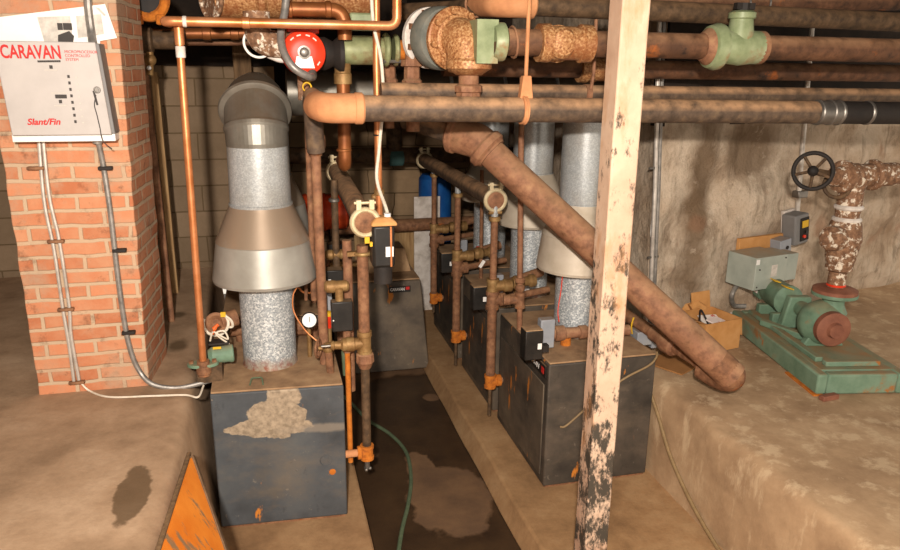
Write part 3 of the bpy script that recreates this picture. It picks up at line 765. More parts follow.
# ------------------------------------------------------------------ copper
r = thing('copper_line', 'bright copper line across the top with long vertical drop at left', 'pipe', PY(203, 372, 3.56))
a0 = PY(179, 33, 3.56); a1 = PY(203.5, 366, 3.56); h0 = PY(162, 21, 3.5); h1 = PY(397, 26, 3.5); h2 = PY(397, -30, 3.5)
part(r, 'vertical_drop', m['copper'], lambda b: b.cyl(a0 + V((0, 0, .02)), a1, .017, n=18))
part(r, 'horizontal_run', m['copper'], lambda b: b.tube([h0 + V((.02, .1, 0)), h0, h1, h2], .021, .045, 18))
part(r, 'elbow', m['copper'], lambda b: b.tube([h0 + V((.02, .08, 0)), h0 + V((.02, .1, 0)), a0 + V((0, 0, .05)), a0 - V((0, 0, .05))], .021, .03, 16))
part(r, 'solder_joint', m['wflange'], lambda b: b.ring(a0 - V((0, 0, .08)), AZ, .021, .05), label='whitish solder joint')
part(r, 'coupling', m['copper'], lambda b: b.ring(h0.lerp(h1, .34), AX, .025, .035))
part(r, 'coupling', m['wflange'], lambda b: b.ring(h0.lerp(h1, .09), AX, .0235, .018))
part(r, 'bottom_nut', m['pipe2'], lambda b: (b.cyl(a1 + V((0, 0, .03)), a1 - V((0, 0, .05)), .03), b.ring(a1 - V((0, 0, .02)), AZ, .036, .04)), label='rusty bottom nut')
r = thing('copper_drop', 'vertical copper pipe beside the white cable in the middle', 'pipe', PY(383, 215, 3.62))
part(r, 'vertical_drop', m['copper'], lambda b: b.tube([PY(376, -40, 3.62), PY(376.5, 60, 3.62), PY(379, 200, 3.62), PY(379.5, 226, 3.62)], .018, .1, 16))
part(r, 'bracket', m['brass'], lambda b: (b.ring(PY(379, 192, 3.62), AZ, .026, .03), b.ball(PY(374, 197, 3.62), .016)))
part(r, 'cable_tie', m['blackr'], lambda b: b.ring(PY(378, 135, 3.61), AZ, .024, .006))
solo('white_cable', 'white armoured cable hanging beside the copper drop to the black cutoff', 'cable', m['cable'], lambda b: b.curve([PY(371, -30, 3.57), PY(373, 20, 3.57), PY(381, 60, 3.57), PY(383, 100, 3.56), PY(379, 150, 3.56), PY(377, 180, 3.54), PY(386, 208, 3.42), PY(389, 221, 3.36)], .0085, 8))
# brown copper pipe with elbow at top + drop
r = thing('copper_line', 'tarnished copper pipe with elbow above the red pump', 'pipe', PY(344, 30, 3.72))
part(r, 'pipe_run', m['copperdk'], lambda b: b.tube([PY(287, 9, 3.72), PY(344, 10, 3.72), PY(345, 40, 3.72)], .034, .07, 18))
for xx in (289, 328): part(r, 'coupling', m['copperdk'], lambda b: b.ring(PY(xx, 9.4, 3.72), AX, .039, .03))
r = thing('copper_drop', 'tarnished copper drop below the olive green pump body', 'pipe', PY(344, 175, 3.8))
part(r, 'pipe_run', m['copperdk'], lambda b: b.tube([PY(343, 75, 3.82), PY(345, 166, 3.82), PY(345, 166, 3.82) + V((.01, .25, 0))], .034, .05, 18))
part(r, 'socket', m['brass'], lambda b: b.lathe(PY(343, 84, 3.82), AZ, [(0, .045), (.05, .045), (.055, .04), (.1, .042)], 20))
part(r, 'coupling', m['copperdk'], lambda b: b.ring(PY(344, 150, 3.82), AZ, .04, .015))

# ------------------------------------------------------------------ red pump + olive body
r = thing('circulator_pump', 'circulator pump with round bright red cover and olive green body', 'pump', PY(345, 75, 3.8))
cR = PY(304, 53, 3.62)
part(r, 'motor_cover', m['redp'], lambda b: b.lathe(cR + V((0, .06, 0)), (0, -1, 0), [(0, .1), (.03, .104), (.045, .1), (.06, .075), (.066, .05)], 40), label='round red cover')
part(r, 'hub_bolt', m['steel'], lambda b: b.lathe(cR - V((0, .005, -.003)), (0, -1, 0), [(0, .03), (.015, .03), (.016, .022), (.03, .02), (.034, .012)], 20))
part(r, 'label_plate', m['whitem'], lambda b: b.prism([cR + V((x, -.0075, zz_)) for x, zz_ in ((-.035, -.015), (.035, -.015), (.047, -.068), (-.047, -.068))], (0, .002, 0)), label='white label')
for k, ch in enumerate('OILOILOIL'):
    if k in (4,): continue
for a in (130, 105, 75, 50, 215, 325):
    ca = math.radians(a); pp = cR + V((math.cos(ca) * .078, .006, math.sin(ca) * .078))
    part(r, 'cast_mark', m['wflange'], lambda b: b.box(pp, (.02, .008, .012), Matrix.Rotation(-ca + PI / 2, 3, 'Y')))
part(r, 'motor_housing', m['redp'], lambda b: b.lathe(cR + V((0, .05, .02)), (0, 1, .1), [(0, .09), (.12, .085), (.14, .06)], 28))
part(r, 'terminal_box', m['redp'], lambda b: b.rbox(cR + V((-.07, .08, .09)), cR + V((.08, .2, .15))), .006)
g0, g1 = PY(338, 50, 3.82), PY(386, 50, 3.82)
part(r, 'bearing_bracket', m['blackr'], lambda b: b.lathe(cR + V((.06, .17, .0)), AX, [(0, .075), (.05, .08), (.09, .06), (.12, .085), (.14, .085)], 24))
part(r, 'pump_body', m['greenol'], lambda b: b.lathe(g0, AX, [(0, .055), (.02, .066), (.05, .07), (.19, .07), (.21, .063), (.24, .062)], 32), label='olive green cylindrical body')
part(r, 'flange', m['greenol'], lambda b: (b.ring(g1 + V((.0, 0, 0)), AX, .082, .03), b.ring(g1 + V((.05, 0, 0)), AX, .078, .025)))
part(r, 'flange_bolt', m['steel'], lambda b: b.cyl(g1 + V((-.03, -.045, -.055)), g1 + V((.08, -.045, -.055)), .009, n=8))
part(r, 'outlet', m['orust'], lambda b: b.cyl(g1 + V((.06, 0, 0)), g1 + V((.18, 0, .0)), .05))
part(r, 'upper_casting', m['greenv'], lambda b: b.rbox(PY(349, 31, 3.95), PY(375, 13, 3.9)), .01)
# flexible grey conduit
solo('flexible_conduit', 'grey flexible conduit curving down to the red pump', 'conduit', m['conduit'], lambda b: b.curve([PY(287, -20, 3.66), PY(285, 10, 3.64), PY(281, 32, 3.6), PY(283, 50, 3.54), PY(293, 67, 3.5), PY(307, 76, 3.52), PY(312, 77, 3.58)], .018, 12))
r = thing('conduit_connector', 'small steel connector with yellow wire under the red pump', 'connector', PY(309, 80, 3.6))
part(r, 'body', m['steel'], lambda b: b.tube([PY(303, 76, 3.57), PY(313, 78, 3.6), PY(312, 72, 3.62)], .02, .02))
part(r, 'wire', m['yellow'], lambda b: b.torus(PY(307, 87, 3.6), (.3, 1, 0), .02, .004, 20, 6))

# big flanged elbow group
ax = V((.30, -.95, -.04)).normalized()
fl = PY(452, 39, 3.55); e0 = fl + ax * .13; wf = fl - ax * .16
r = thing('flanged_elbow', 'huge mottled rusty flanged elbow at top centre above the front pipe', 'elbow', e0 - V((0, 0, .4)))
part(r, 'flange', m['mrust'], lambda b: b.lathe(fl, ax, [(0, .13), (.006, .146), (.03, .148), (.036, .14), (.037, .112), (.05, .11), (.055, .1)], 40))
for k in range(8):
    a = k * PI / 4 + .2; u, w, _ = frame(ax); pp = fl + (u * math.cos(a) + w * math.sin(a)) * .128
    part(r, 'flange_bolt', m['mrust'], lambda b: b.hexnut(pp + ax * .045, ax, .016, .022))
part(r, 'body', m['mrust'], lambda b: (b.tube([e0 - ax * .12, e0 - ax * .03 + V((.01, 0, .0)), e0 + V((.012, 0, -.13))], .098, .13, 28)))
part(r, 'outlet_collar', m['mrust'], lambda b: b.lathe(e0 + V((.012, 0, -.085)), (0, 0, -1), [(0, .098), (.012, .108), (.045, .108), (.055, .09), (.075, .06)], 28))
part(r, 'outlet_pipe', m['red'], lambda b: b.cyl(e0 + V((.012, 0, -.12)), e0 + V((.014, .0, -.36)), .048))
part(r, 'union', m['red'], lambda b: b.lathe(e0 + V((.013, 0, -.2)), (0, 0, -1), [(0, .05), (.01, .068), (.035, .068), (.04, .06), (.06, .06), (.065, .072), (.1, .074), (.11, .055)], 8))
r = thing('pump_flange', 'grey disc flange with whitened bolted face beside the rusty elbow', 'flange', wf + V((0, 0, -.15)))
part(r, 'face_ring', m['wflange'], lambda b: b.lathe(wf - ax * .07, ax, [(0, .05), (.0, .148), (.025, .148), (.03, .14), (.03, .1)], 40), label='whitened bolt ring')
for k in range(8):
    a = k * PI / 4 + .35; u, w, _ = frame(ax); pp = wf - ax * .034 + (u * math.cos(a) + w * math.sin(a)) * .125
    part(r, 'bolt_head', m['pipe2'], lambda b: b.box(pp, (.028, .028, .028), Matrix((u * 1, w * 1, ax * 1)).transposed()))
part(r, 'disc_body', m['greydisc'], lambda b: b.lathe(wf - ax * .04, ax, [(0, .1), (.03, .1), (.035, .14), (.06, .15), (.12, .15), (.145, .14)], 40))
part(r, 'inlet_pipe', m['orust'], lambda b: b.cyl(wf - ax * .07, wf - ax * .12 - V((.08, 0, 0)), .06))
for pxx, yy_, lab in ((412, 3.75, 'rusty drop pipe with union under the whitened flange'), (388, 3.95, 'thin rusty drop pipe left of the whitened flange')):
    q = PY(pxx, 60, yy_)
    r = thing('drop_pipe', lab, 'pipe', (q.x, q.y, 2.0))
    part(r, 'pipe_run', m['red'], lambda b: b.cyl((q.x, q.y, q.z + .05), (q.x + .004, q.y, 1.98), .035 if pxx > 400 else .026))
    part(r, 'union', m['red'], lambda b: b.lathe((q.x, q.y, q.z), (0, 0, -1), [(0, .055), (.03, .058), (.035, .04), (.09, .042), (.1, .052), (.16, .052), (.17, .04)], 8))

# ------------------------------------------------------------------ top-left overhead
r = thing('overhead_pipe', 'huge rusty pipe with pale flange rim at top left', 'pipe', PY(240, 20, 4.0))
q = PY(215, -8, 4.0)
part(r, 'pipe_run', m['mrust'], lambda b: b.cyl(q, q + V((.75, .0, .02)), .125, n=32))
part(r, 'flange_rim', m['wrust'], lambda b: (b.torus(q + V((-.02, -.03, 0)), (1, .5, 0), .128, .012, 36, 8), b.lathe(q + V((-.03, -.02, 0)), (1, .4, 0), [(0, .05), (0.0, .12), (.03, .12)], 36)), label='pale flange rim')
part(r, 'collar', m['mrust'], lambda b: (b.ring(q + V((.22, 0, 0)), AX, .14, .06, 32), b.ring(q + V((.4, 0, 0)), AX, .14, .06, 32)))
q = PY(148, -2, 4.2)
r = thing('pipe_clamp', 'orange grooved pipe clamp at the top beside the brick pillar', 'clamp', q + V((0, 0, -.12)))
part(r, 'clamp_ring', m['orust'], lambda b: b.torus(q, (.35, 1, 0), .09, .026, 32, 10), label='orange ring')
for s in (-1, 1): part(r, 'clamp_lug', m['orust'], lambda b: b.box(q + V((s * .055, -.02, -.105)), (.045, .06, .05)), .008)
part(r, 'pipe_stub', m['blackr'], lambda b: b.cyl(q + V((0, -.02, 0)), q + V((-.1, 1.2, 0)), .072))
for label, y_, p0, p1, rr_, mt in (('brown horizontal pipe behind the copper line at top left', 4.7, (120, 34), (262, 33), .032, 'copperdk'),
                                  ('dark thin pipe under the brown pipe at top left', 4.9, (120, 43), (300, 43), .016, 'red')):
    a, c = PY(*p0, y_), PY(*p1, y_)
    r = thing('overhead_pipe', label, 'pipe', (a + c) / 2)
    part(r, 'pipe_run', m[mt], lambda b: b.cyl(a, c, rr_))
    if rr_ > .02:
        for u in (.6, .8): part(r, 'coupling', m[mt], lambda b: b.ring(a.lerp(c, u), AX, rr_ * 1.18, .05))
a = PY(152, 40, 4.6)
solo('pipe_fitting', 'lumpy dark fitting on the pipes beside the brick pillar top', 'fitting', m['pipedk'], lambda b: (b.lathe(a - V((.2, 0, 0)), AX, [(0, .05), (.1, .05), (.11, .07), (.2, .075), (.21, .05), (.33, .05), (.34, .06), (.38, .06)], 20)))
q = PY(258, 43, 3.72)
r = thing('wrapped_elbow', 'rusty wrapped elbow with white band left of the red pump', 'elbow', q + V((0, 0, -.06)))
part(r, 'body', m['wrust'], lambda b: b.tube([q + V((-.0, 0, .14)), q, q + V((.2, 0, -.01))], .062, .09, 22))
part(r, 'band', m['white'], lambda b: b.torus(q + V((0, -.005, -.0)), (0.2, 1, .2), .066, .006, 28, 8, PI * .05, PI * 1.2), label='white band')
part(r, 'collar', m['pipe2'], lambda b: b.ring(q + V((.12, 0, -.008)), AX, .066, .04))
part(r, 'wrap', m['white'], lambda b: b.tube([q + V((.05, .03, -.04)), q + V((.1, .04, -.06)), q + V((.16, .05, -.06))], .03), label='torn white wrapping')
# timber column behind flue, plank and bits behind pillar
solo('timber_column', 'brown timber column behind the large flue at the block wall', 'post', m['wood'], lambda b: b.rbox((PY(233, 60, 5.5).x, 5.45, .75), (PY(251, 60, 5.5).x, 5.6, 2.95)), bevel=.006)
a = PY(146, 60, 5.2)
solo('wall_plank', 'narrow wooden plank standing behind the brick pillar', 'plank', m['plank'], lambda b: b.rbox((PY(157, 120, 5.2).x - .012, 5.2, .75), (PY(157, 120, 5.2).x + .03, 5.26, 2.25)), bevel=.004)
r = thing('drop_pipe', 'thin rusty riser with bright valve tip behind the brick pillar', 'pipe', (PY(150, 100, 4.6).x, 4.6, .75))
q = PY(149.5, 100, 4.6)
part(r, 'pipe_run', m['red'], lambda b: b.cyl((q.x, 4.6, .75), (q.x - .01, 4.6, 2.5), .02))
part(r, 'valve', m['brass'], lambda b: (b.ball(PY(150, 60, 4.58), .035), b.cyl(PY(150, 52, 4.58), PY(150, 75, 4.58), .02)))
part(r, 'valve_tip', m['whitem'], lambda b: b.ball(PY(149, 68, 4.53), .013), label='bright valve tip')

# ------------------------------------------------------------------ headers
def vic(r, p, ax_, R, gm):
    part(r, 'coupling', gm, lambda b: (b.torus(p, ax_, R, .014, 32, 10), [b.box(p + V((s * .0, 0, R + .025)) + V((s * .03, 0, 0)), (.022, .035, .045)) for s in (-1, 1)], b.cyl(p + V((-.05, 0, R + .032)), p + V((.05, 0, R + .032)), .007, n=8)), label='cream grooved coupling')

hn = PX(365, 222, .435); hf = V((.435, 4.75, hn.z + .06))
r = thing('header_pipe', 'dusty grey header pipe coming forward at left, ending above the black cutoff', 'pipe', (hn.x, hn.y, hn.z - .06), 'dusty header pipes over the aisle')
part(r, 'pipe_run', m['pipe'], lambda b: b.cyl(hn, hf, .054, n=28))
vic(r, hn + V((0, -.01, 0)), AY, .06, m['ring'])
part(r, 'end_cap', m['pipe2'], lambda b: b.lathe(hn + V((0, -.0, 0)), (0, -1, 0), [(0, .05), (.02, .05), (.026, .035)], 24), label='rusty end cap')
vic(r, V((hf.x, 4.66, hf.z - .003)), AY, .058, m['ring'])
part(r, 'wire_tag', m['yellow'], lambda b: (b.box(PY(367, 240, hn.y - .06), (.022, .012, .03)), b.box(PY(371, 244, hn.y - .06), (.012, .02, .02))), label='yellow wire nut')
hc = PX(495, 200, 1.335); hcf = V((1.335, 6.35, hc.z - .005))
r = thing('header_pipe', 'dusty grey header pipe ending in a capped cream coupling above the right boilers', 'pipe', (hc.x, hc.y, hc.z - .06), 'dusty header pipes over the aisle')
part(r, 'pipe_run', m['pipe'], lambda b: b.cyl(hc, hcf, .056, n=28))
vic(r, hc + V((0, -.01, 0)), AY, .062, m['ring'])
part(r, 'end_cap', m['red'], lambda b: b.lathe(hc, (0, -1, 0), [(0, .052), (.02, .052), (.026, .03)], 24), label='rusty end cap')
vic(r, V((1.335, 6.2, hcf.z)), AY, .062, m['ring'])
part(r, 'end_bolt', m['brass'], lambda b: b.lathe(hc + V((0, -.01, -.075)), AX, [(-.04, .012), (.04, .012)], 12))
# cross pipe at far end of headers
z_ = PY(390, 155, 6.5).z
r = thing('cross_pipe', 'brown horizontal pipe at the back joining the two headers', 'pipe', (.9, 6.5, z_ - .06))
part(r, 'pipe_run', m['pipedk'], lambda b: b.cyl((.1, 6.5, z_ + .01), (2.41, 6.5, z_ - .02), .07))
part(r, 'tape_band', m['bluep'] if False else M('teal paint', ['3a5a58', '4c6e6a'], 8), lambda b: b.ring(PY(396, 157, 6.5), AX, .08, .13), label='teal band')
part(r, 'tee', m['pipedk'], lambda b: b.cyl(PY(394, 150, 6.5), PY(394, 120, 6.5), .07))
z_ = PY(420, 224, 6.6).z
solo('cross_pipe', 'low rusty horizontal pipe crossing behind the far boiler', 'pipe', m['pipe2'], lambda b: b.cyl((.1, 6.55, z_), (2.41, 6.55, z_ + .01), .06))

# ------------------------------------------------------------------ black low water cutoff
c = PX(383, 243, .52); cy = hn.y - .02
c = PY(383.5, 243, cy)
r = thing('water_cutoff', 'tall black cutoff box with white label under the cable in the middle', 'control box', (c.x, c.y, c.z - .13))
part(r, 'housing', m['black'], lambda b: b.rbox((c.x - .056, cy - .03, c.z - .115), (c.x + .05, cy + .08, c.z + .09)), .014)
part(r, 'lid', m['card'], lambda b: b.loft([[V((c.x + sx * (.062 - e), cy + .025 + sy * (.066 - e), c.z + zz_)) for sx, sy in ((-1, -1), (1, -1), (1, 1), (-1, 1))] for zz_, e in ((.088, 0), (.105, .004), (.125, .03))]), .006, 'dusty tan lid')
part(r, 'nameplate', m['whitem'], lambda b: b.rbox((c.x + .005, cy - .033, c.z - .06), (c.x + .042, cy - .029, c.z - .012)), label='white label')
part(r, 'edge_strip', m['copper'], lambda b: b.rbox((c.x + .026, cy - .034, c.z - .11), (c.x + .036, cy - .028, c.z + .085)), .002, 'copper coloured stripe')
part(r, 'lower_body', m['blackr'], lambda b: b.cyl((c.x, cy + .03, c.z - .115), (c.x, cy + .03, c.z - .2), .045))
part(r, 'cable_bushing', m['whitem'], lambda b: b.cyl((c.x + .022, cy + .01, c.z + .115), (c.x + .022, cy + .01, c.z + .14), .016))

# ------------------------------------------------------------------ riser A (front, right of left boiler)
xA, yA = .43, 3.42
pt = lambda py: PX(365, py, xA).z
zA0 = PY(366, 466, yA).z
vp = lambda py: V((PY(365, py, yA).x * 0 + xA, yA, PY(365, py, yA).z))
r = thing('riser_pipe', 'rusty riser with valve and tee standing right of the front left boiler', 'pipe', (xA, yA, vp(468).z))
part(r, 'upper_length', m['pipe2'], lambda b: b.cyl(vp(245), vp(345), .028))
part(r, 'clamp', m['brass'], lambda b: (b.torus(vp(253), AZ, .036, .01, 24, 8), b.box(vp(253) + V((-.055, 0, 0)), (.04, .03, .02))), label='brass clamp')
part(r, 'lower_length', m['pipedk'], lambda b: b.cyl(vp(345), vp(455), .023))
part(r, 'tee', m['brass'], lambda b: b.tee(vp(343), AZ, (-1, 0, 0), .065, .033, .09))
part(r, 'union', m['orust'] if False else m['red'], lambda b: b.lathe(vp(352), (0, 0, -1), [(0, .036), (.01, .045), (.05, .047), (.06, .04), (.085, .03)], 10))
part(r, 'valve', m['brass'], lambda b: (b.lathe(vp(343) + V((-.08, 0, -.0)), (-1, 0, 0), [(0, .025), (.01, .033), (.03, .034), (.04, .022), (.07, .02), (.075, .025), (.09, .02)], 16)), label='brass valve')
part(r, 'valve_spindle', m['steel'], lambda b: b.cyl(vp(343) + V((-.165, 0, 0)), vp(343) + V((-.215, -.0, .0)), .007, n=10), label='steel spindle')
part(r, 'lower_tee', m['orust'], lambda b: b.tee(vp(452), AZ, (-1, 0, 0), .04, .032, .05), label='orange rusted tee')
part(r, 'branch', m['tan'], lambda b: b.cyl(vp(452) + V((-.04, 0, 0)), V((.31, yA + .0, vp(452).z)), .02))
part(r, 'drain_cock', m['steel'], lambda b: (b.cyl(vp(457), vp(468), .014), [b.ball(vp(468) + V((math.cos(k * 2.1) * .014, math.sin(k * 2.1) * .014, -.004)), .01) for k in range(3)]))
# riser B along boiler corner
r = thing('riser_pipe', 'thin rusty pipe against the right corner of the front left boiler', 'pipe', (.345, 3.46, .3))
vB = lambda py: V((.348, 3.47, PY(348, py, 3.47).z))
part(r, 'pipe_run', m['orust'], lambda b: b.cyl(vB(330), vB(462), .014))
part(r, 'bend', m['pipe2'], lambda b: b.cyl(vB(300), vB(352), .02))
part(r, 'rusted_length', m['red'], lambda b: b.cyl(V((.375, 3.6, PY(352, 390, 3.6).z)), V((.375, 3.6, PY(352, 240, 3.6).z)), .024))
# behind-left verticals
r = thing('drop_pipe', 'pair of brown pipes rising beside the large flue to the front pipe elbow', 'pipe', (.25, 3.7, HB))
vL = lambda px_, py_: PY(px_, py_, 3.66)
part(r, 'pipe_run', m['red'], lambda b: b.cyl(vL(314, 118), V((vL(325, 370).x, 3.66, HB + .01)), .025, n=16))
part(r, 'socket', m['pipe2'], lambda b: b.lathe(vL(314, 112), (0, 0, -1), [(0, .04), (.1, .043), (.12, .05), (.17, .05), (.18, .035), (.21, .032)], 20))
part(r, 'thin_pipe', m['pipe2'], lambda b: b.cyl(PY(306, 80, 3.74), PY(314, 300, 3.74), .016, n=14))
part(r, 'lug', m['wrust'], lambda b: b.rbox(PY(298, 100, 3.8), PY(304, 65, 3.75)), .006)
r = thing('drop_pipe', 'dark thin pipe left of the header pipe, behind the brown pair', 'pipe', (.36, 4.1, .9))
part(r, 'pipe_run', m['pipedk'], lambda b: b.cyl(PY(334, 180, 4.1), PY(337, 285, 4.1), .02))
part(r, 'valve', m['brass'], lambda b: b.lathe(PY(325, 255, 4.1), AX, [(0, .02), (.02, .03), (.04, .03), (.05, .02), (.08, .022), (.09, .03), (.13, .03)], 14), label='brass valve')
part(r, 'flange', m['steel'], lambda b: b.ring(PY(334, 200, 4.1), AZ, .03, .02))
# controls
def cbox(name, label, cat, mat, c_, d, extra=None, group=None):
    t = thing(name, label, cat, V(c_) - V((0, 0, d[2] / 2)), group)
    part(t, 'housing', mat, lambda b: b.box(c_, d), .006)
    return t
c = PY(342.5, 317, 3.42)
t = cbox('control_box', 'dark grey control box hung above the front left boiler corner', 'control box', m['black'], c + V((0, .03, 0)), (.105, .06, .155))
part(t, 'cover_screw', m['whitem'], lambda b: b.ball(c + V((-.045, -.003, -.015)), .004))
part(t, 'top_nipple', m['brass'], lambda b: b.cyl(c + V((-.01, .03, .07)), c + V((-.01, .03, .14)), .02))
part(t, 'valve', m['brass'], lambda b: b.lathe(c + V((-.02, .05, .145)), AX, [(-.06, .02), (-.05, .03), (-.02, .033), (.0, .028), (.05, .028), (.06, .02)], 16), label='brass valve on top')
c = PY(327, 297, 3.8); t = cbox('junction_box', 'slim grey junction box above the front left boiler', 'junction box', m['greybox'], c, (.05, .05, .15))
c = PY(333, 277, 4.0)
t = cbox('control_box', 'small black control box behind the brown riser pair', 'control box', m['black'], c, (.11, .09, .1))
part(t, 'label_plate', m['whitem'], lambda b: b.rbox(c + V((-.03, -.048, -.03)), c + V((-.015, -.044, .0))))
part(t, 'stand_pipe', m['pipe2'], lambda b: b.cyl(c + V((.03, 0, -.04)), V((c.x + .03, c.y, HB)), .018))
c = PY(335, 250, 4.75)
t = cbox('control_box', 'farthest small black control box above the hidden rear left boiler', 'control box', m['black'], c, (.1, .09, .1))
part(t, 'stand_pipe', m['pipe2'], lambda b: b.cyl(c + V((-.02, 0, -.04)), V((.26, 4.75, HB)), .018))
part(t, 'valve', m['brass'], lambda b: b.lathe(c + V((-.04, -.02, -.1)), AX, [(0, .02), (.02, .035), (.06, .035), (.08, .02), (.2, .02)], 14))
# gauge
c = PY(309, 321, 3.72)
r = thing('pressure_gauge', 'round white dial pressure gauge on the front left boiler top', 'gauge', (c.x, c.y, HB))
part(r, 'case', m['blackr'], lambda b: b.lathe(c + V((0, .02, 0)), (.05, -1, .25), [(0, .03), (.01, .042), (.03, .044), (.034, .04)], 32))
part(r, 'dial', m['whitem'], lambda b: b.lathe(c + V((.001, -.0135, .0085)), (.05, -1, .25), [(0, .037), (.002, .037)], 32), label='white dial')
part(r, 'needle', m['ink'], lambda b: b.box(c + V((.002, -.018, .014)), (.003, .002, .03)))
part(r, 'stem', m['brass'], lambda b: b.tube([c + V((0, .03, 0)), c + V((0, .07, 0)), V((c.x, c.y + .07, HB))], .012, .02, 10))
c = PY(329, 320, 3.7)
r = thing('relief_valve', 'small red relief valve with yellow top beside the gauge', 'valve', (c.x, c.y, c.z - .06))
part(r, 'body', m['redp'], lambda b: b.lathe(c + V((0, 0, -.045)), AZ, [(0, .012), (.01, .018), (.04, .016), (.05, .02), (.07, .018)], 14))
part(r, 'cap', m['yellow'], lambda b: b.lathe(c + V((0, 0, .025)), AZ, [(0, .02), (.02, .022), (.025, .012)], 12), label='yellow cap')
part(r, 'stem', m['brass'], lambda b: b.cyl((c.x, c.y, HB), c + V((0, 0, -.04)), .012))
r = thing('isolating_valve', 'rusty gate valve with small wheel at the right top corner of the front left boiler', 'valve', (PY(324, 348, 3.55).x, 3.55, HB))
c = PY(324, 348, 3.55)
part(r, 'handwheel', m['pipe2'], lambda b: (b.torus(c + V((-.03, 0, 0)), (1, -.4, 0), .045, .007, 24, 8), b.cyl(c + V((-.03, 0, -.045)), c + V((-.03, 0, .045)), .006, n=8), b.cyl(c + V((-.045, -.04, 0)), c + V((-.015, .04, 0)), .006, n=8)))
part(r, 'body', m['brass'], lambda b: (b.ball(c + V((.02, 0, 0)), .03), b.cyl(c + V((-.03, 0, 0)), c + V((.03, 0, 0)), .012)))
part(r, 'drain_leg', m['pipe2'], lambda b: b.cyl(c + V((.02, 0, -.0)), c + V((.03, -.0, -.16)), .02), label='rusty drain leg')
part(r, 'side_leg', m['hose'], lambda b: b.cyl(c + V((.1, 0, -.02)), c + V((.105, .0, -.16)), .013), label='green side leg')
solo('capillary_tube', 'thin orange copper capillary from the hood down to the gate valve', 'tube', m['copper'], lambda b: b.curve([PY(297, 287, 3.62), PY(293, 296, 3.6), PY(294, 312, 3.58), PY(305, 330, 3.56), PY(318, 342, 3.54)], .004, 6))
r = thing('pipe_branch', 'rusty horizontal branch pipe across the front left boiler top behind the flue', 'pipe', (.15, 4.1, HB + .05))
part(r, 'pipe_run', m['pipe2'], lambda b: b.cyl((-.25, 4.12, HB + .07), (.3, 4.1, HB + .07), .035))
part(r, 'union', m['pipe2'], lambda b: b.ring((.16, 4.105, HB + .07), AX, .055, .1, 10))
part(r, 'support', m['pipe2'], lambda b: (b.cyl((-.2, 4.12, HB), (-.2, 4.12, HB + .07), .025), b.cyl((.22, 4.1, HB), (.22, 4.1, HB + .07), .025)))
r = thing('thermostat_tube', 'orange tube with bracket crossing behind the riser pair', 'tube', PY(300, 282, 3.95))
part(r, 'tube', m['copper'], lambda b: b.curve([PY(294, 279, 3.9), PY(303, 292, 3.92), PY(318, 292, 3.95)], .006, 6))
part(r, 'bracket', m['pipe2'], lambda b: b.cyl(PY(306, 300, 3.92), PY(306, 284, 3.92), .01))

# ------------------------------------------------------------------ vent motor on left boiler
c = PZ(205, 372, HB + .05)
c = V((-.33, 3.6, HB + .045)); c = PY(211, 362, 3.6)
r = thing('damper_motor', 'green flanged motor with loose wires under the long copper drop', 'motor', (c.x, c.y, HB))
fl0 = PY(203, 364, 3.58)
part(r, 'flange', m['green'], lambda b: b.loft([[fl0 + V((.0, 0, zz_)) + V((math.cos(t_) * (.075 if abs(math.cos(t_)) > .5 else .06), math.sin(t_) * .045, 0)) for t_ in [2 * PI * k / 24 for k in range(24)]] for zz_ in (-.008, .008)]), .002, 'oval green flange')
for s in (-1, 1): part(r, 'flange_bolt', m['pipe2'], lambda b: b.hexnut(fl0 + V((s * .055, 0, .014)), AZ, .012, .016))
part(r, 'body', m['green'], lambda b: b.lathe(PY(208, 356, 3.63), (1, .1, .02), [(0, .03), (.02, .044), (.1, .044), (.105, .047), (.12, .047), (.125, .04)], 24))
part(r, 'terminal_plate', m['yellow'], lambda b: b.box(PY(217, 348, 3.59), (.04, .004, .012)), label='yellow plate')
part(r, 'wire_box', m['blackr'], lambda b: b.box(PY(219, 342, 3.64), (.1, .07, .012)), .003)
part(r, 'wire', m['cable'], lambda b: b.curve([PY(210, 341, 3.62), PY(213, 332, 3.6), PY(221, 336, 3.59), PY(228, 339, 3.6), PY(224, 331, 3.6), PY(216, 334, 3.6), PY(229, 344, 3.62)], .0045, 6))
part(r, 'wire', m['orangewire'], lambda b: b.curve([PY(213, 334, 3.61), PY(215, 328, 3.59), PY(219, 325, 3.59)], .005, 6), label='orange wire')
part(r, 'wire_nut', m['orangewire'], lambda b: b.cyl(PY(214, 329, 3.58), PY(218, 324, 3.58), .012, .005, 10), label='orange wire nut')
part(r, 'foot', m['pipedk'], lambda b: b.rbox((fl0.x - .03, 3.56, HB), (fl0.x + .09, 3.66, fl0.z - .008)))
c = PY(216, 324, 3.75)
r = thing('blower_inlet', 'round rusty blower mouth ringed by a white cable loop left of the flue', 'blower', (c.x, c.y, HB))
part(r, 'mouth', m['pipe2'], lambda b: b.lathe(c + V((0, .03, 0)), (0, -1, .2), [(0, .05), (.03, .055), (.035, .04), (.02, .02)], 28))
part(r, 'cable_loop', m['cable'], lambda b: b.torus(c + V((0, -.005, .005)), (0, 1, -.2), .062, .008, 28, 8, -PI * .25, PI * 1.15), label='white cable loop')
part(r, 'duct_neck', m['pipe2'], lambda b: b.cyl(c + V((.02, .03, .0)), c + V((.1, .06, .01)), .045))
part(r, 'cable_tail', m['cable'], lambda b: b.curve([c + V((.03, -.01, .06)), c + V((.075, -.01, .02)), c + V((.08, 0, -.02)), c + V((.05, 0, -.02))], .007, 6))
part(r, 'yellow_tag', m['yellow'], lambda b: b.box(c + V((.04, -.015, .055)), (.025, .01, .025)))
part(r, 'mount', m['pipedk'], lambda b: b.rbox((c.x - .03, 3.76, HB), (c.x + .03, 3.8, c.z)))
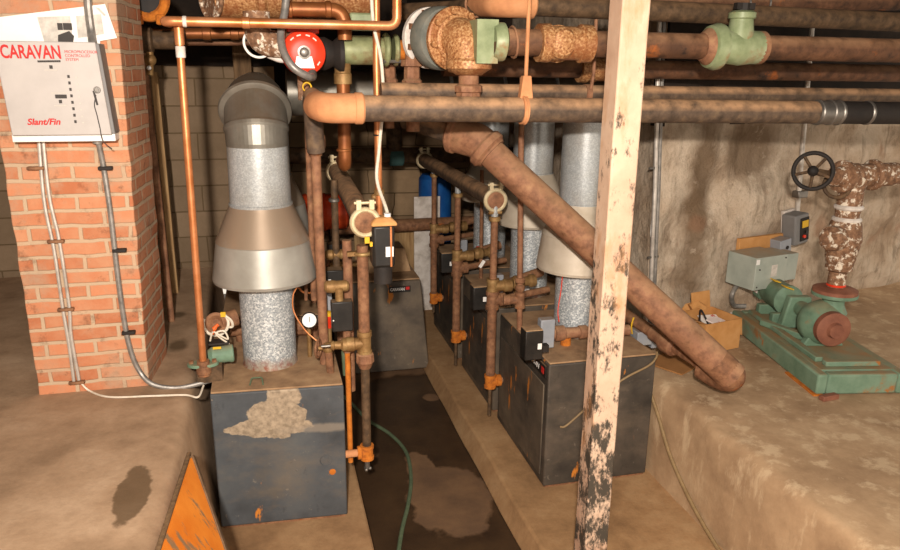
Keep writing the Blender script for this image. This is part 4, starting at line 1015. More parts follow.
solo('wire_clip', 'tiny green wire bracket on the front left boiler top edge', 'clip', m['hose'], lambda b: b.tube([(-.14, 3.47, HB + .005), (-.13, 3.5, HB + .03), (-.08, 3.5, HB + .03), (-.075, 3.46, HB + .005)], .004, .01, 6))

# ------------------------------------------------------------------ right boiler pipework
def riser_right(label, yR, top, tee1, tee2, stub, pxs, rr_, gy):
    xR = 1.335
    z = lambda px_, py_: PY(px_, py_, yR).z
    a = lambda px_, py_: V((xR, yR, z(px_, py_)))
    r = thing('riser_pipe', label, 'pipe', a(*stub), 'risers beside the right boilers')
    part(r, 'nipple', m['galv'], lambda b: b.cyl(a(*top) + V((0, 0, .1)), a(*top) + V((0, 0, .02)), .022), label='bright nipple')
    part(r, 'upper_length', m['pipe2'], lambda b: b.cyl(a(*top) + V((0, 0, .03)), a(*tee1), rr_ * .75))
    part(r, 'collar', m['brass'], lambda b: b.ring(a(*top) + V((0, 0, .02)), AZ, rr_ * 1.2, .03))
    part(r, 'upper_tee', m['pipe2'], lambda b: b.tee(a(*tee1), AZ, AX, .06, rr_ * 1.25, .08))
    part(r, 'lower_length', m['pipe2'], lambda b: b.cyl(a(*tee1), a(*tee2), rr_))
    part(r, 'lower_tee', m['orust'], lambda b: b.tee(a(*tee2), AZ, AX, .045, rr_ * 1.15, .07), label='orange rusted tee')
    part(r, 'boiler_nipple', m['pipe2'], lambda b: b.cyl(a(*tee2), a(*tee2) + V((.1, 0, 0)), .02))
    part(r, 'drain_stub', m['pipedk'], lambda b: b.cyl(a(*tee2), a(*stub), .012))
    for dz, r_, ext in ((.04, .026, .34), (-.0, .03, .28)):
        pass
    t1 = a(*tee1)
    part(r, 'branch', m['pipe2'], lambda b: b.cyl(t1 + V((.05, 0, 0)), V((1.74, yR + .08, t1.z + .02)), .022))
    part(r, 'supply_branch', m['pipe2'], lambda b: b.cyl(t1 + V((0, 0, .07)), V((1.7, yR + .12, t1.z + .13)), .032), )
    part(r, 'valve', m['brass'], lambda b: (b.tee(t1 + V((0, 0, .09)), AZ, AX, .05, rr_ * 1.2, .12), b.lathe(t1 + V((.13, .01, .1)), (1, .2, 0), [(0, .03), (.02, .045), (.06, .045), (.08, .03), (.12, .03), (.13, .042), (.16, .042)], 14)), label='dull brass valve')
    return t1
riser_right('thick rusty riser with orange tee beside the front right boiler', 4.165, (493, 222), (490, 300), (489, 381), (488, 415), None, .03, 0)
riser_right('middle rusty riser behind the front right riser', 5.05, (452, 198), (456, 268), (455, 336), (455, 365), None, .03, 0)
riser_right('farthest rusty riser with orange tee near the back wall', 5.82, (426, 178), (431, 240), (433, 298), (434, 312), None, .028, 0)
r = thing('drop_pipe', 'long thin brown pipe dropping to the front right boiler top', 'pipe', (PY(519, 335, 3.95).x, 3.95, HB))
part(r, 'pipe_run', m['red'], lambda b: b.tube([PY(523, 60, 3.95), PY(521, 150, 3.95), V((PY(519.5, 330, 3.95).x, 3.95, HB))], .017, .05, 14))
part(r, 'tee', m['pipe2'], lambda b: b.tee(PY(520, 300, 3.95), AZ, (-1, .25, 0), .05, .028, .1))
part(r, 'collar', m['pipe2'], lambda b: (b.ring(PY(520, 280, 3.95), AZ, .03, .03), b.ball(PY(520, 288, 3.95), .03)))
r = thing('drop_pipe', 'thin dark brown pipe between the second flue and the riser', 'pipe', (PY(481, 270, 5.08).x, 5.08, HB))
part(r, 'pipe_run', m['pipe2'], lambda b: b.cyl(PY(482, 170, 5.08), V((PY(481, 270, 5.08).x, 5.08, HB)), .014))
part(r, 'tag', m['white'], lambda b: b.box(PY(482, 264, 5.03), (.025, .005, .06), Matrix.Rotation(.6, 3, 'Y')), label='white paper tag')
# controls on each right boiler
for (px_, py_, yy_, lab, lab2, g2, ssc) in ((531.5, 343, 3.46, 'black control box on the corner of the front right boiler', 'grey junction box on top of the front right boiler', (546, 330, 3.62), 1.0),
                                  (478.5, 297, 4.42, 'black control box on the corner of the middle right boiler', 'grey junction box on top of the middle right boiler', (496.5, 281, 4.55), .95),
                                  (446, 262, 5.36, 'black control box on the corner of the rearmost right boiler', 'grey junction box on top of the rearmost right boiler', (461.5, 247, 5.6), .95)):
    c = PX(px_, py_, 1.37)
    c = PY(px_, py_, yy_ - .045)
    t = cbox('control_box', lab, 'control box', m['black'], c, (.1 * ssc, .085 * ssc, .165 * ssc), None, 'black boxes on the right boilers')
    part(t, 'top_plate', m['btop'], lambda b: b.box(c + V((0, 0, .083 * ssc)), (.095 * ssc, .08 * ssc, .006)), .002, 'dusty top')
    part(t, 'label_plate', m['whitem'], lambda b: b.box(c + V((.03, -.044 * ssc, -.005)), (.022, .003, .032)), label='white label')
    part(t, 'mount', m['blackr'], lambda b: b.rbox((c.x + .02, c.y + .02, c.z - .07), (max(1.43, c.x + .05), c.y + .06, c.z - .03)))
    c = PY(*g2)
    d = (.085, .06, .17) if ssc == 1 else (.085, .06, .17)
    t = cbox('junction_box', lab2, 'junction box', m['greybox'], V((c.x, c.y, HB + .1)), d, None, 'grey boxes on the right boilers')
    part(t, 'mount', m['pipe2'], lambda b: b.cyl((c.x, c.y + .01, HB), (c.x, c.y + .01, HB + .03), .02))
    part(t, 'conduit_nipple', m['steel'], lambda b: b.cyl((c.x - .05, c.y, HB + .13), (c.x - .03, c.y, HB + .13), .012))
r = thing('gas_pipe', 'rusty gas pipe lying across the front right boiler top by the flue', 'pipe', (1.8, 3.66, HB))
part(r, 'pipe_run', m['red'], lambda b: b.cyl((1.52, 3.66, HB + .075), (2.0, 3.62, HB + .075), .032))
part(r, 'union', m['red'], lambda b: b.ring((1.58, 3.655, HB + .075), AX, .045, .06))
part(r, 'union', m['red'], lambda b: b.ring((1.72, 3.645, HB + .075), AX, .04, .05))
part(r, 'flange_foot', m['orust'], lambda b: b.cyl((1.62, 3.65, HB), (1.62, 3.65, HB + .05), .03), label='orange rust foot')
c0 = V((1.62, 3.55, HB))
r = thing('flue_sensor', 'rusty sensor bracket with thin red wire on the nearest right flue', 'sensor', PY(563, 262, 3.72))
part(r, 'bracket', m['pipe2'], lambda b: b.box(PY(563, 266, 3.715), (.045, .02, .06)), .003)
part(r, 'bolt', m['orust'], lambda b: b.lathe(PY(563, 262, 3.705), (0, -1, 0), [(0, .018), (.015, .018), (.02, .01)], 12))
part(r, 'wire', m['redp'], lambda b: b.curve([PY(563, 270, 3.705), PY(561, 290, 3.7), PY(558, 310, 3.68), PY(559, 322, 3.64)], .003, 6), label='thin red wire')
for pxx, pyy, yy_, lab in ((516, 283, 4.5, 'small orange red valve cap on the middle right boiler'), (478, 250, 5.5, 'small orange red valve cap on the rearmost right boiler')):
    c = PY(pxx, pyy, yy_)
    r = thing('relief_valve', lab, 'valve', (c.x, c.y, HB))
    part(r, 'cap', m['orangered'], lambda b: b.lathe(c + V((0, 0, -.03)), AZ, [(0, .018), (.02, .022), (.05, .02), (.06, .012)], 12))
    part(r, 'stem', m['brass'], lambda b: b.cyl((c.x, c.y, HB), c + V((0, 0, -.03)), .014))
# right-hand side boxes on boiler 1
c = PY(656, 333, 3.74)
r = thing('junction_box', 'grey junction boxes on the right rear corner of the front right boiler', 'junction box', (c.x - .06, c.y, HB))
part(r, 'tall_box', m['greybox'], lambda b: b.box(c, (.085, .07, .17)), .005)
c2 = PY(641, 336, 3.7)
part(r, 'square_box', m['greybox'], lambda b: b.box(c2, (.1, .1, .085)), .005)
part(r, 'mount', m['steel'], lambda b: b.rbox((c2.x - .04, 3.7, HB), (c2.x + .02, 3.76, c2.z)))
part(r, 'conduit_nipple', m['emt'], lambda b: b.cyl(c2 + V((.035, .02, .04)), c2 + V((.035, .02, .14)), .011), label='bright conduit stub')
part(r, 'wire', m['yellow'], lambda b: b.curve([c2 + V((-.06, 0, .02)), c2 + V((-.08, -.02, .08)), c2 + V((-.07, -.02, .13))], .005, 6), label='yellow wire')
solo('loose_wire', 'pale loose wire draped across the front right boiler face behind the post', 'wire', m['hosetan'], lambda b: b.curve([PY(560, 427, 3.39), PY(567, 425, 3.385), PY(590, 405, 3.38), PY(622, 380, 3.385), PY(648, 366, 3.385), PY(656, 358, 3.395), PY(657, 352, 3.42)], .006, 6))

# ------------------------------------------------------------------ drums and stuff at back
c = PY(322, 212, 6.3)
r = thing('expansion_tank', 'orange red ribbed tank low behind the header pipes', 'tank', (c.x, 6.3, c.z - .15))
part(r, 'shell', m['orangered'], lambda b: b.lathe((c.x - .22, 6.3, c.z), AX, [(0, .12), (.02, .15)] + sum([[(.06 + k * .08, .155), (.08 + k * .08, .165), (.1 + k * .08, .155)] for k in range(4)], []) + [(.42, .15), (.44, .12)], 32))
part(r, 'saddle', m['pipedk'], lambda b: (b.rbox((c.x - .12, 6.22, FLZ), (c.x - .06, 6.38, c.z - .12)), b.rbox((c.x + .06, 6.22, FLZ), (c.x + .12, 6.38, c.z - .12))))
c = PY(434, 192, 6.95)
solo('blue_drum', 'blue plastic drum standing by the far wall', 'drum', m['bluep'], lambda b: b.lathe((c.x + .02, 7.0, FLZ), AZ, [(0, .15), (.03, .165), (.4, .165), (.42, .178), (.45, .165), (.8, .165), (.82, .178), (.85, .165), (PY(434, 178, 7.0).z - FLZ, .16), (PY(434, 176, 7.0).z - FLZ + .02, .13)], 32))
p0, p1 = PY(414, 235, 6.65), PY(440, 196, 6.65)
solo('white_board', 'whitish board leaning behind the far riser in front of the blue drum', 'board', m['wflange'], lambda b: b.rbox((p0.x, 6.64, FLZ), (p1.x, 6.66, p1.z)), bevel=.004)
p0, p1 = PY(391, 262, 6.75), PY(416, 200, 6.75)
solo('plywood_sheet', 'weathered plywood sheet standing behind the black cutoff', 'board', m['plank'], lambda b: b.rbox((p0.x - .35, 6.74, FLZ), (p1.x, 6.77, PY(400, 225, 6.75).z)), bevel=.004)
# ------------------------------------------------------------------ right wall equipment
def onwall(px_, py_, off=0.0):      # hit the right wall plane, pulled out by off
    d = ray(px_, py_); o_ = V((0, 0, H)); p_ = WA + WN * (off + .03)
    t = (p_ - o_).dot(WN) / d.dot(WN); return o_ + d * t
WR = Matrix((WD, V((-WD.y, WD.x, 0)), AZ)).transposed()
a, c = onwall(660, -10, .05), onwall(651, 288, .03)
r = thing('wall_conduit', 'bright twin conduit running down the wall just right of the post', 'conduit', c)
part(r, 'conduit_run', m['emt'], lambda b: b.tube([a, onwall(655, 190, .03), onwall(653, 230, .035), c], .014, .1, 12))
part(r, 'conduit_run', m['conduit'], lambda b: b.tube([a + WD * .035, onwall(655, 190, .03) + WD * .03, onwall(655, 230, .03) + WD * .015, c + WD * .03], .012, .1, 12))
for py_ in (168, 257): part(r, 'strap', m['steel'], lambda b: b.box(onwall(655 - (py_ - 150) * .02, py_, .035), (.09, .012, .012), WR))
a, c = onwall(815, -10, .05), onwall(797, 214, .05)
r = thing('wall_conduit', 'pale conduit rising from the grey switch to the pipes at right', 'conduit', c)
part(r, 'conduit_run', m['emt'], lambda b: b.cyl(a, c, .017, n=12))
part(r, 'fitting', m['steel'], lambda b: b.box(onwall(800, 194, .05), (.1, .06, .05), WR), .006)
rot = Matrix.Rotation(.15, 3, V((WD.y, -WD.x, 0)))
c = onwall(795, 228, .09)
r = thing('safety_switch', 'dark grey switch box with yellow warning label on the right wall', 'switch', c - V((0, 0, .13)))
SW = rot @ WR
part(r, 'housing', m['paneldk'], lambda b: b.box(c, (.14, .12, .22), SW), .012)
part(r, 'front_plate', m['blackr'], lambda b: b.box(c + SW @ V((.02, -.062, .0)), (.085, .01, .17), SW), .003, 'dark front plate')
part(r, 'warning_label', m['yellow'], lambda b: b.box(c + SW @ V((.02, -.069, .04)), (.06, .004, .05), SW), label='yellow warning label')
part(r, 'push_button', m['redp'], lambda b: b.lathe(c + SW @ V((.01, -.066, -.05)), SW @ V((0, -1, 0)), [(0, .012), (.012, .012)], 12), label='red button')
part(r, 'push_button', m['black'], lambda b: b.lathe(c + SW @ V((.03, -.066, -.02)), SW @ V((0, -1, 0)), [(0, .012), (.012, .012)], 12))
c = onwall(783, 219, .01)
solo('switch_backboard', 'whitish mounting board behind the dark grey switch', 'board', m['wflange'], lambda b: b.box(onwall(788, 228, .015), (.12, .03, .28), SW), bevel=.004)
c = onwall(779, 246, .08)
r = thing('switch_box', 'small square grey conduit box under the grey switch', 'junction box', c - V((0, 0, .06)))
part(r, 'housing', m['greybox'], lambda b: b.box(c, (.11, .12, .12), SW), .006)
part(r, 'knockout', m['blackr'], lambda b: b.lathe(c + SW @ V((.01, -.061, 0)), SW @ V((0, -1, 0)), [(0, .014), (.004, .014)], 16), label='dark knockout')
c = onwall(757, 267, .16)
D = Matrix.Rotation(.10, 3, 'Z') @ WR
r = thing('disconnect_cabinet', 'wide pale grey disconnect cabinet on the wall above the pump motor', 'cabinet', c - V((0, 0, .13)))
part(r, 'housing', m['greygreen'], lambda b: b.box(c + WR @ V((-.03, -.02, 0)), (.3, .24, .225), WR), .004)
part(r, 'side_housing', m['greygreen'], lambda b: b.box(c + WR @ V((.20, -.0, .0)), (.16, .2, .19), WR), .004)
part(r, 'rating_label', m['inkl'], lambda b: b.box(c + WR @ V((-.0, -.141, .01)), (.055, .003, .08), WR), label='printed rating label')
part(r, 'sticker', m['whitem'], lambda b: b.box(c + WR @ V((-.165, -.141, .085)), (.03, .003, .035), WR), label='white sticker')
for dx, dz in ((-.15, -.09), (.1, .09), (.1, -.09), (-.14, .03)): part(r, 'cover_screw', m['ink'], lambda b: b.ball(c + WR @ V((dx, -.141, dz)), .006))
solo('backing_plywood', 'orange plywood backing strip above the disconnect cabinet', 'board', m['card'], lambda b: b.box(onwall(762, 249, .035), (.5, .03, .2), WR), bevel=.004)
solo('motor_conduit', 'grey flexible conduit looping from the cabinet to the pump motor', 'conduit', m['conduit'], lambda b: b.curve([onwall(737, 285, .14), onwall(732, 295, .16), PY(734, 305, 4.2), PY(746, 306, 4.17)], .016, 10))

# ------------------------------------------------------------------ pump set
ZP = .585
N = PZ(813, 391, ZP); FAR = PZ(748, 326, ZP)
u = V((-.19, -.982, 0)).normalized(); L = 1.06; v = V((-u.y, u.x, 0))
if v.x < 0: v = -v
def SK(a, c_, z): return N - u * a + v * c_ + V((0, 0, z - ZP))      # a: back along the skid, c_: across
SR = Matrix((v, -u, AZ)).transposed()
r = thing('pump_set', 'green electric pump and motor on a rust streaked skid at right', 'pump', SK(.5, .3, .57))
WS = .52
part(r, 'skid_rail', m['skid'], lambda b: b.box(SK(L / 2, .03, .635), (.06, L + .06, .12), SR), .012)
part(r, 'skid_rail', m['skid'], lambda b: b.box(SK(L / 2, WS - .03, .635), (.06, L + .06, .12), SR), .012)
part(r, 'skid_crossbeam', m['skid'], lambda b: b.box(SK(.0, WS / 2, .635), (WS - .122, .06, .12), SR), .012)
part(r, 'skid_crossbeam', m['skid'], lambda b: b.box(SK(L, WS / 2, .635), (WS - .122, .06, .12), SR), .012)
part(r, 'skid_deck', m['skid'], lambda b: b.box(SK(L / 2, WS / 2, .685), (WS - .1, L - .08, .02), SR), .004, 'dusty deck')
part(r, 'deck_angle', m['skid'], lambda b: b.box(SK(L / 2 + .05, .1, .71), (.045, L - .2, .03), SR), .006)
part(r, 'deck_angle', m['skid'], lambda b: b.box(SK(.1, WS / 2, .71), (WS - .2, .045, .03), SR), .006)
part(r, 'shim_strip', m['orust'], lambda b: b.box(SK(.12, .012, .575), (.06, .32, .012), SR), .002, 'rusty shim strip')
CC = .25
mc = SK(.98, CC, .845)
part(r, 'motor', m['green'], lambda b: b.lathe(mc - u * .1, u, [(0, .07), (.02, .088), (.05, .094), (.2, .094), (.215, .099), (.25, .099), (.28, .06), (.31, .04)], 32))
part(r, 'motor_end', m['green'], lambda b: b.box(mc - u * .14, (.165, .13, .15), SR), .025)
for a_ in (.02, .17): part(r, 'motor_plate', m['yellow'], lambda b: b.box(mc + u * a_ + V((0, 0, .097)) + v * -.03, (.06, .06, .006), Matrix.Rotation(-.3, 3, u) @ SR), label='yellow plate')
part(r, 'nameplate', m['pink'], lambda b: b.box(mc - u * .14 - v * .084 + V((0, 0, -.0)), (.004, .05, .065), SR), label='pinkish nameplate')
part(r, 'motor_foot', m['green'], lambda b: b.box(mc - u * .03 + V((0, 0, -.115)), (.22, .05, .07), SR), .008)
part(r, 'motor_foot', m['green'], lambda b: b.box(mc + u * .16 + V((0, 0, -.115)), (.22, .05, .07), SR), .008)
part(r, 'coupling_guard', m['green'], lambda b: b.prism([mc + u * .24 - v * .11 + V((0, 0, -.14)), mc + u * .24 + v * .09 + V((0, 0, -.14)), mc + u * .24 + v * .07 + V((0, 0, .07)), mc + u * .24 - v * .07 + V((0, 0, .07))], u * .06), .01)
vc = SK(.44, CC + .01, .83)
part(r, 'bearing_bracket', m['green'], lambda b: b.lathe(mc + u * .28, (vc - mc).normalized(), [(0, .045), (.06, .05), (.12, .052), (.2, .08), (.24, .1)], 28), .0)
part(r, 'brace', m['green'], lambda b: b.box(SK(.62, .14, .715), (.05, .36, .04), Matrix.Rotation(.45, 3, 'Z') @ SR), .008)
def volute(b):
    b.lathe(vc - u * .11, u, [(0, .08), (.03, .115), (.08, .14), (.14, .138), (.18, .11), (.2, .1)], 40)
part(r, 'volute', m['green'], volute)
dx_ = v * .05
part(r, 'discharge_neck', m['green'], lambda b: b.lathe(vc + dx_ + V((0, 0, .07)), AZ, [(0, .085), (.05, .062), (.08, .062), (.1, .1)], 28))
part(r, 'suction_cover', m['drum'], lambda b: b.lathe(vc + u * .09, u, [(0, .104), (.04, .104), (.044, .095), (.05, .05), (.075, .042), (.075, .02)], 36), label='round rusty suction cover')
part(r, 'discharge_flange', m['green'], lambda b: b.lathe(vc + dx_ + V((0, 0, .165)), AZ, [(0, .1), (.01, .128), (.025, .13), (.03, .128)], 36))
part(r, 'flange_ring', m['drum'], lambda b: b.lathe(vc + dx_ + V((0, 0, .195)), AZ, [(0, .125), (.02, .125), (.03, .1), (.035, .055)], 36), label='rusty upper flange')
part(r, 'pump_foot', m['green'], lambda b: b.prism([vc + v * -.13 + V((0, 0, -.135)), vc + v * .13 + V((0, 0, -.135)), vc + v * .08 + V((0, 0, -.05)), vc - v * .08 + V((0, 0, -.05))], u * .05), .008)
part(r, 'bolt', m['pipe2'], lambda b: b.hexnut(SK(.5, .2, .71), AZ, .016, .03))
# discharge pipe with gate valve
pc = vc + dx_ + V((0, 0, .23)); xp, yp = pc.x, pc.y
zv = lambda py_: PY(848, py_, yp).z
r = thing('gate_valve_stack', 'vertical pipe of chipped white rusty fittings with gate valve above the pump', 'pipe', (xp, yp, pc.z))
B_ = V((xp, yp, 0))
def seg(z0, z1): return B_ + V((0, 0, z0)), B_ + V((0, 0, z1))
part(r, 'nipple', m['wrust'], lambda b: b.cyl(*seg(pc.z, zv(255)), .05))
part(r, 'red_gasket', m['redp'], lambda b: b.ring(B_ + V((0, 0, pc.z + .01)), AZ, .054, .014), label='red gasket ring')
part(r, 'coupling', m['wrust'], lambda b: b.lathe(B_ + V((0, 0, zv(270))), AZ, [(0, .06), (.01, .075), (.06, .078), (.08, .085), (.1, .085), (.105, .07)], 28))
zb_ = zv(238)
part(r, 'check_body', m['wrust'], lambda b: (b.lathe(B_ + V((0, 0, zv(262))), AZ, [(0, .06), (.05, .085), (.14, .1), (.24, .085), (.28, .06)], 28), b.lathe(B_ + V((.0, 0, zb_)), (-.95, -.3, .1), [(0, .07), (.1, .075), (.14, .07), (.155, .05)], 24)), label='bulging check valve body')
for zz_ in (219, 207): part(r, 'flange', m['wflange'], lambda b: b.ring(B_ + V((0, 0, zv(zz_))), AZ, .08, .028), label='whitened flange')
part(r, 'gate_body', m['wrust'], lambda b: b.tube([B_ + V((0, 0, zv(225))), B_ + V((0, 0, zv(176))), B_ + V((.3, .02, zv(176) + .0))], .068, .09, 24))
part(r, 'bonnet', m['wrust'], lambda b: b.lathe(B_ + V((.03, 0, zv(177))), (-1, -.15, .05), [(0, .05), (.02, .078), (.1, .078), (.11, .092), (.135, .092), (.14, .06), (.18, .045), (.185, .055), (.2, .05)], 28))
part(r, 'outlet_flange', m['wrust'], lambda b: b.ring(B_ + V((.14, .01, zv(176))), AX, .09, .04))
part(r, 'outlet_riser', m['pipedk'], lambda b: b.cyl(B_ + V((.3, .02, zv(176))), B_ + V((.9, .02, zv(176) + .02)), .06))
part(r, 'yoke', m['pipedk'], lambda b: b.torus(B_ + V((-.13, -.03, zv(184))), (-.5, -1, .3), .07, .011, 28, 8))
wc = PY(813, 171, yp - .03)
aw = V((-1, -1.0, .12)).normalized()
part(r, 'stem', m['pipedk'], lambda b: b.cyl(B_ + V((-.1, 0, zv(176))), wc, .02))
hw = part(r, 'handwheel', m['blackr'], lambda b: (b.torus(wc, aw, .1, .012, 40, 10), b.ball(wc, .03)), label='round dark handwheel')
uu, ww, _ = frame(aw)
for k in range(5):
    a_ = 2 * PI * k / 5 + .3; part(hw, 'spoke', m['pipedk'], lambda b: b.cyl(wc, wc + (uu * math.cos(a_) + ww * math.sin(a_)) * .098, .009, n=8))

# ------------------------------------------------------------------ cardboard box + papers
zc = .575
A1, A2 = PZ(744, 363, zc), PZ(712, 372, zc)
c0 = PZ(712, 350, zc) + V((.02, .1, 0)); CR = Matrix.Rotation(.2, 3, 'Z')
r = thing('cardboard_box', 'open cardboard carton with leaflets between the sloping pipe and the pump', 'box', c0)
def wall_(b, cx_, cy_, w_, d_, h_): b.box(c0 + CR @ V((cx_, cy_, h_ / 2)), (w_, d_, h_), CR)
part(r, 'carton', m['card'], lambda b: (wall_(b, 0, -.13, .3, .006, .2), wall_(b, 0, .13, .3, .006, .2), wall_(b, -.15, 0, .006, .26, .2), wall_(b, .15, 0, .006, .26, .2), b.box(c0 + V((0, 0, .004)), (.3, .26, .008), CR)))
part(r, 'flap', m['card'], lambda b: b.box(c0 + CR @ V((.06, .145, .25)), (.16, .005, .12), CR @ Matrix.Rotation(-.2, 3, 'X')))
part(r, 'flap', m['cardin'], lambda b: b.box(c0 + CR @ V((-.2, .0, .22)), (.12, .26, .005), CR @ Matrix.Rotation(.35, 3, 'Y')))
part(r, 'flap', m['card'], lambda b: b.box(c0 + CR @ V((.165, .0, .14)), (.12, .25, .005), CR @ Matrix.Rotation(1.4, 3, 'Y')))
for k, (dx, dy, dz, rz, mt, lab) in enumerate(((.03, -.03, .17, .5, 'pink', 'pinkish leaflet lying on top in the cardboard carton'), (.06, .05, .15, -.3, 'white', 'white leaflet under the pinkish one in the cardboard carton'))):
    solo('leaflet', lab, 'leaflet', m[mt], lambda b: b.box(c0 + CR @ V((dx, dy, dz)), (.13, .09, .006), CR @ Matrix.Rotation(rz, 3, 'Z') @ Matrix.Rotation(.25, 3, 'X')))
solo('black_cable_coil', 'small black cable coil inside the cardboard carton', 'cable', m['blackr'], lambda b: b.curve([c0 + CR @ V(q) for q in ((-.12, -.06, .1), (-.08, 0, .2), (-.02, .05, .22), (.0, -.02, .12))], .006, 6))
c = onwall(705, 325, .1)
solo('cardboard_sheet', 'upright curled cardboard piece against the wall behind the sloping pipe', 'cardboard', m['card'], lambda b: b.prism([PY(692, 350, 4.0), PY(722, 330, 4.05), PY(703, 300, 4.08), PY(686, 304, 4.08), PY(680, 312, 4.08)], (0, .008, 0)), bevel=.002)
solo('cardboard_curl', 'small orange cardboard curl standing by the wall above the carton', 'cardboard', m['card'], lambda b: b.sweep([PY(690, 308, 4.06) + V((0, 0, 0)), PY(697, 304, 4.06), PY(703, 308, 4.06)], .03, 10))
solo('white_sheet', 'white paper sheet lying on the platform behind the carton', 'paper', m['white'], lambda b: b.box(PZ(738, 318, .60), (.28, .16, .006), Matrix.Rotation(.5, 3, 'Z') @ Matrix.Rotation(.1, 3, 'X')))
solo('flat_cardboard', 'flattened cardboard under the sloping pipe end beside the boiler', 'cardboard', m['cardin'], lambda b: b.box(PZ(676, 362, .585), (.3, .25, .008), Matrix.Rotation(.5, 3, 'Z')))
solo('wood_offcut', 'rusty brown offcut lying beside the pump skid corner', 'offcut', m['drum'], lambda b: b.box(PZ(829, 397, .585), (.11, .04, .03), Matrix.Rotation(.1, 3, 'Z')), bevel=.006)

# ------------------------------------------------------------------ hoses
gz = FLZ + .013
solo('green_hose', 'thin green hose snaking along the wet pit floor', 'hose', m['hose'], lambda b: b.curve([V((.44, 5.0, -.04)), PZ(352, 404, gz), PZ(368, 420, gz), PZ(390, 434, gz), PZ(406, 452, gz), PZ(411, 478, gz), PZ(408, 505, gz), PZ(402, 530, gz), PZ(395, 575, gz)], .012, 8))
solo('tan_hose', 'thin tan hose running down the right platform face to the pad', 'hose', m['hosetan'], lambda b: b.curve([PX(650, 392, 2.085), PX(658, 415, 2.09), PX(670, 455, 2.085), PX(690, 500, 2.085), V((2.08, 2.72, .012)), V((2.04, 2.5, .012)), V((1.98, 2.2, .012))], .0105, 8))

# ------------------------------------------------------------------ orange board
ap = PZ(188, 458, .775); b5 = PZ(216, 538, .54); bt = ap + (b5 - ap) * (ap.z / (ap.z - b5.z))
r = thing('orange_board', 'orange painted panel with grey timber edges leaning on the left platform', 'board', (bt.x, bt.y - .2, 0))
e1 = PZ(158, 550, .775) - ap; e1.z = 0; e1 = e1.normalized() * 1.2; dn = (bt - ap); fn = e1.cross(dn).normalized()
if fn.x < 0: fn = -fn
part(r, 'panel', m['oboard'], lambda b: b.prism([ap, bt, bt + e1, ap + e1], fn * .02))
def edge(b, a_, c_, w_, t_, n_):
    d_v = (c_ - a_).normalized(); s_ = d_v.cross(n_).normalized(); n2 = s_.cross(d_v)
    b.box((a_ + c_) / 2, (w_, (c_ - a_).length, t_), Matrix((s_, d_v, n2)).transposed())
part(r, 'top_edge', m['wood'], lambda b: edge(b, ap + V((.004, .02, .01)), ap + e1 + V((.004, 0, .01)), .018, .014, AZ), .004, 'grey timber top edge')
part(r, 'side_edge', m['pipedk'], lambda b: edge(b, ap + fn * .012, bt + fn * .012, .022, .03, fn), .003, 'dark sloping edge')

# ------------------------------------------------------------------ brick pillar equipment
yp_ = 3.5
xr = PY(104, 90, yp_).x; zt_, zb_ = PY(75, 42, yp_).z, PY(75, 135, yp_).z; xl = PY(3, 90, yp_).x
r = thing('boiler_controller', 'light grey boiler control panel with red lettering on the brick pillar', 'control panel', ((xl + xr) / 2, yp_ + .06, zb_))
part(r, 'case', m['paneldk'], lambda b: b.prism([(xl - .01, yp_ + .004, zt_ - .004), (xr, yp_ + .004, zt_ - .004), (xr + .024, yp_ + .004, zb_ + .004), (xl + .01, yp_ + .004, zb_ + .004)], (0, .12, 0)), .003)
part(r, 'door', m['panel'], lambda b: b.prism([(xl - .01, yp_ - .008, zt_), (xr - .012, yp_ - .008, zt_), (xr + .012, yp_ - .008, zb_), (xl + .01, yp_ - .008, zb_)], (0, .014, 0)), .004, 'light grey door')
W = lambda px_, py_: PY(px_, py_, yp_ - .0095)
lettering(r, 'brand_lettering', 'CARAVAN', m['redink'], .074, W(62, 58.5), align='RIGHT', bold=.0018, width=.66, shear=-.05)
lettering(r, 'maker_lettering', 'Slant/Fin', m['redink'], .036, W(60.5, 124.5), align='RIGHT', shear=.25, bold=.001, width=1.05)
for k, s in enumerate(('MICROPROCESSOR', 'CONTROLLED', 'SYSTEM')):
    lettering(r, 'title_lettering', s, m['redink'], .0165, W(64.5 + k * .6, 53 + k * 3.9), width=.9)
for k in range(11): part(r, 'fine_print', m['ink'], lambda b: b.box(W(38.5 + k * 2.1, 61.4 - k * .02), (.0075, .0015, .008)))
for k in range(8):
    p = W(68.5 + k * 1.0, 76.5 + k * 6.45)
    part(r, 'indicator', m['ink'], lambda b: b.box(p, (.009, .003, .012)))
    part(r, 'indicator_print', m['inkl'], lambda b: b.box(p + V((.03, 0, -.004)), (.008, .0015, .005)))
part(r, 'display', m['ink'], lambda b: b.box(W(61, 96.5), (.045, .003, .016)), .001, 'dark display window')
part(r, 'display_print', m['inkl'], lambda b: b.box(W(59, 93), (.06, .0015, .004)))
for px_, py_ in ((51, 67), (60.5, 101.6)): part(r, 'push_button', m['ink'], lambda b: b.box(W(px_, py_), (.012, .003, .014)))
for px_, py_ in ((51, 70), (60.5, 105.5)): part(r, 'button_print', m['inkl'], lambda b: b.box(W(px_, py_), (.05, .0015, .004)))
lk = part(r, 'lock', m['steel'], lambda b: (b.torus(W(97, 90), AY, .012, .003, 20, 6), b.cyl(W(97, 90), W(97, 90) - V((0, .01, 0)), .007)))
part(lk, 'key', m['ink'], lambda b: b.box(W(95.5, 98), (.008, .004, .06), Matrix.Rotation(-.15, 3, 'Y')))
part(lk, 'key_string', m['ink'], lambda b: b.curve([W(96, 95), W(94.5, 105), W(97, 115), W(100, 128), W(103, 141), W(112, 149)], .0022, 5))
part(r, 'bottom_rail', m['whitem'], lambda b: b.rbox((xl, yp_ + .02, zb_ - .03), (xr + .02, 3.622, zb_ + .002)), .003)
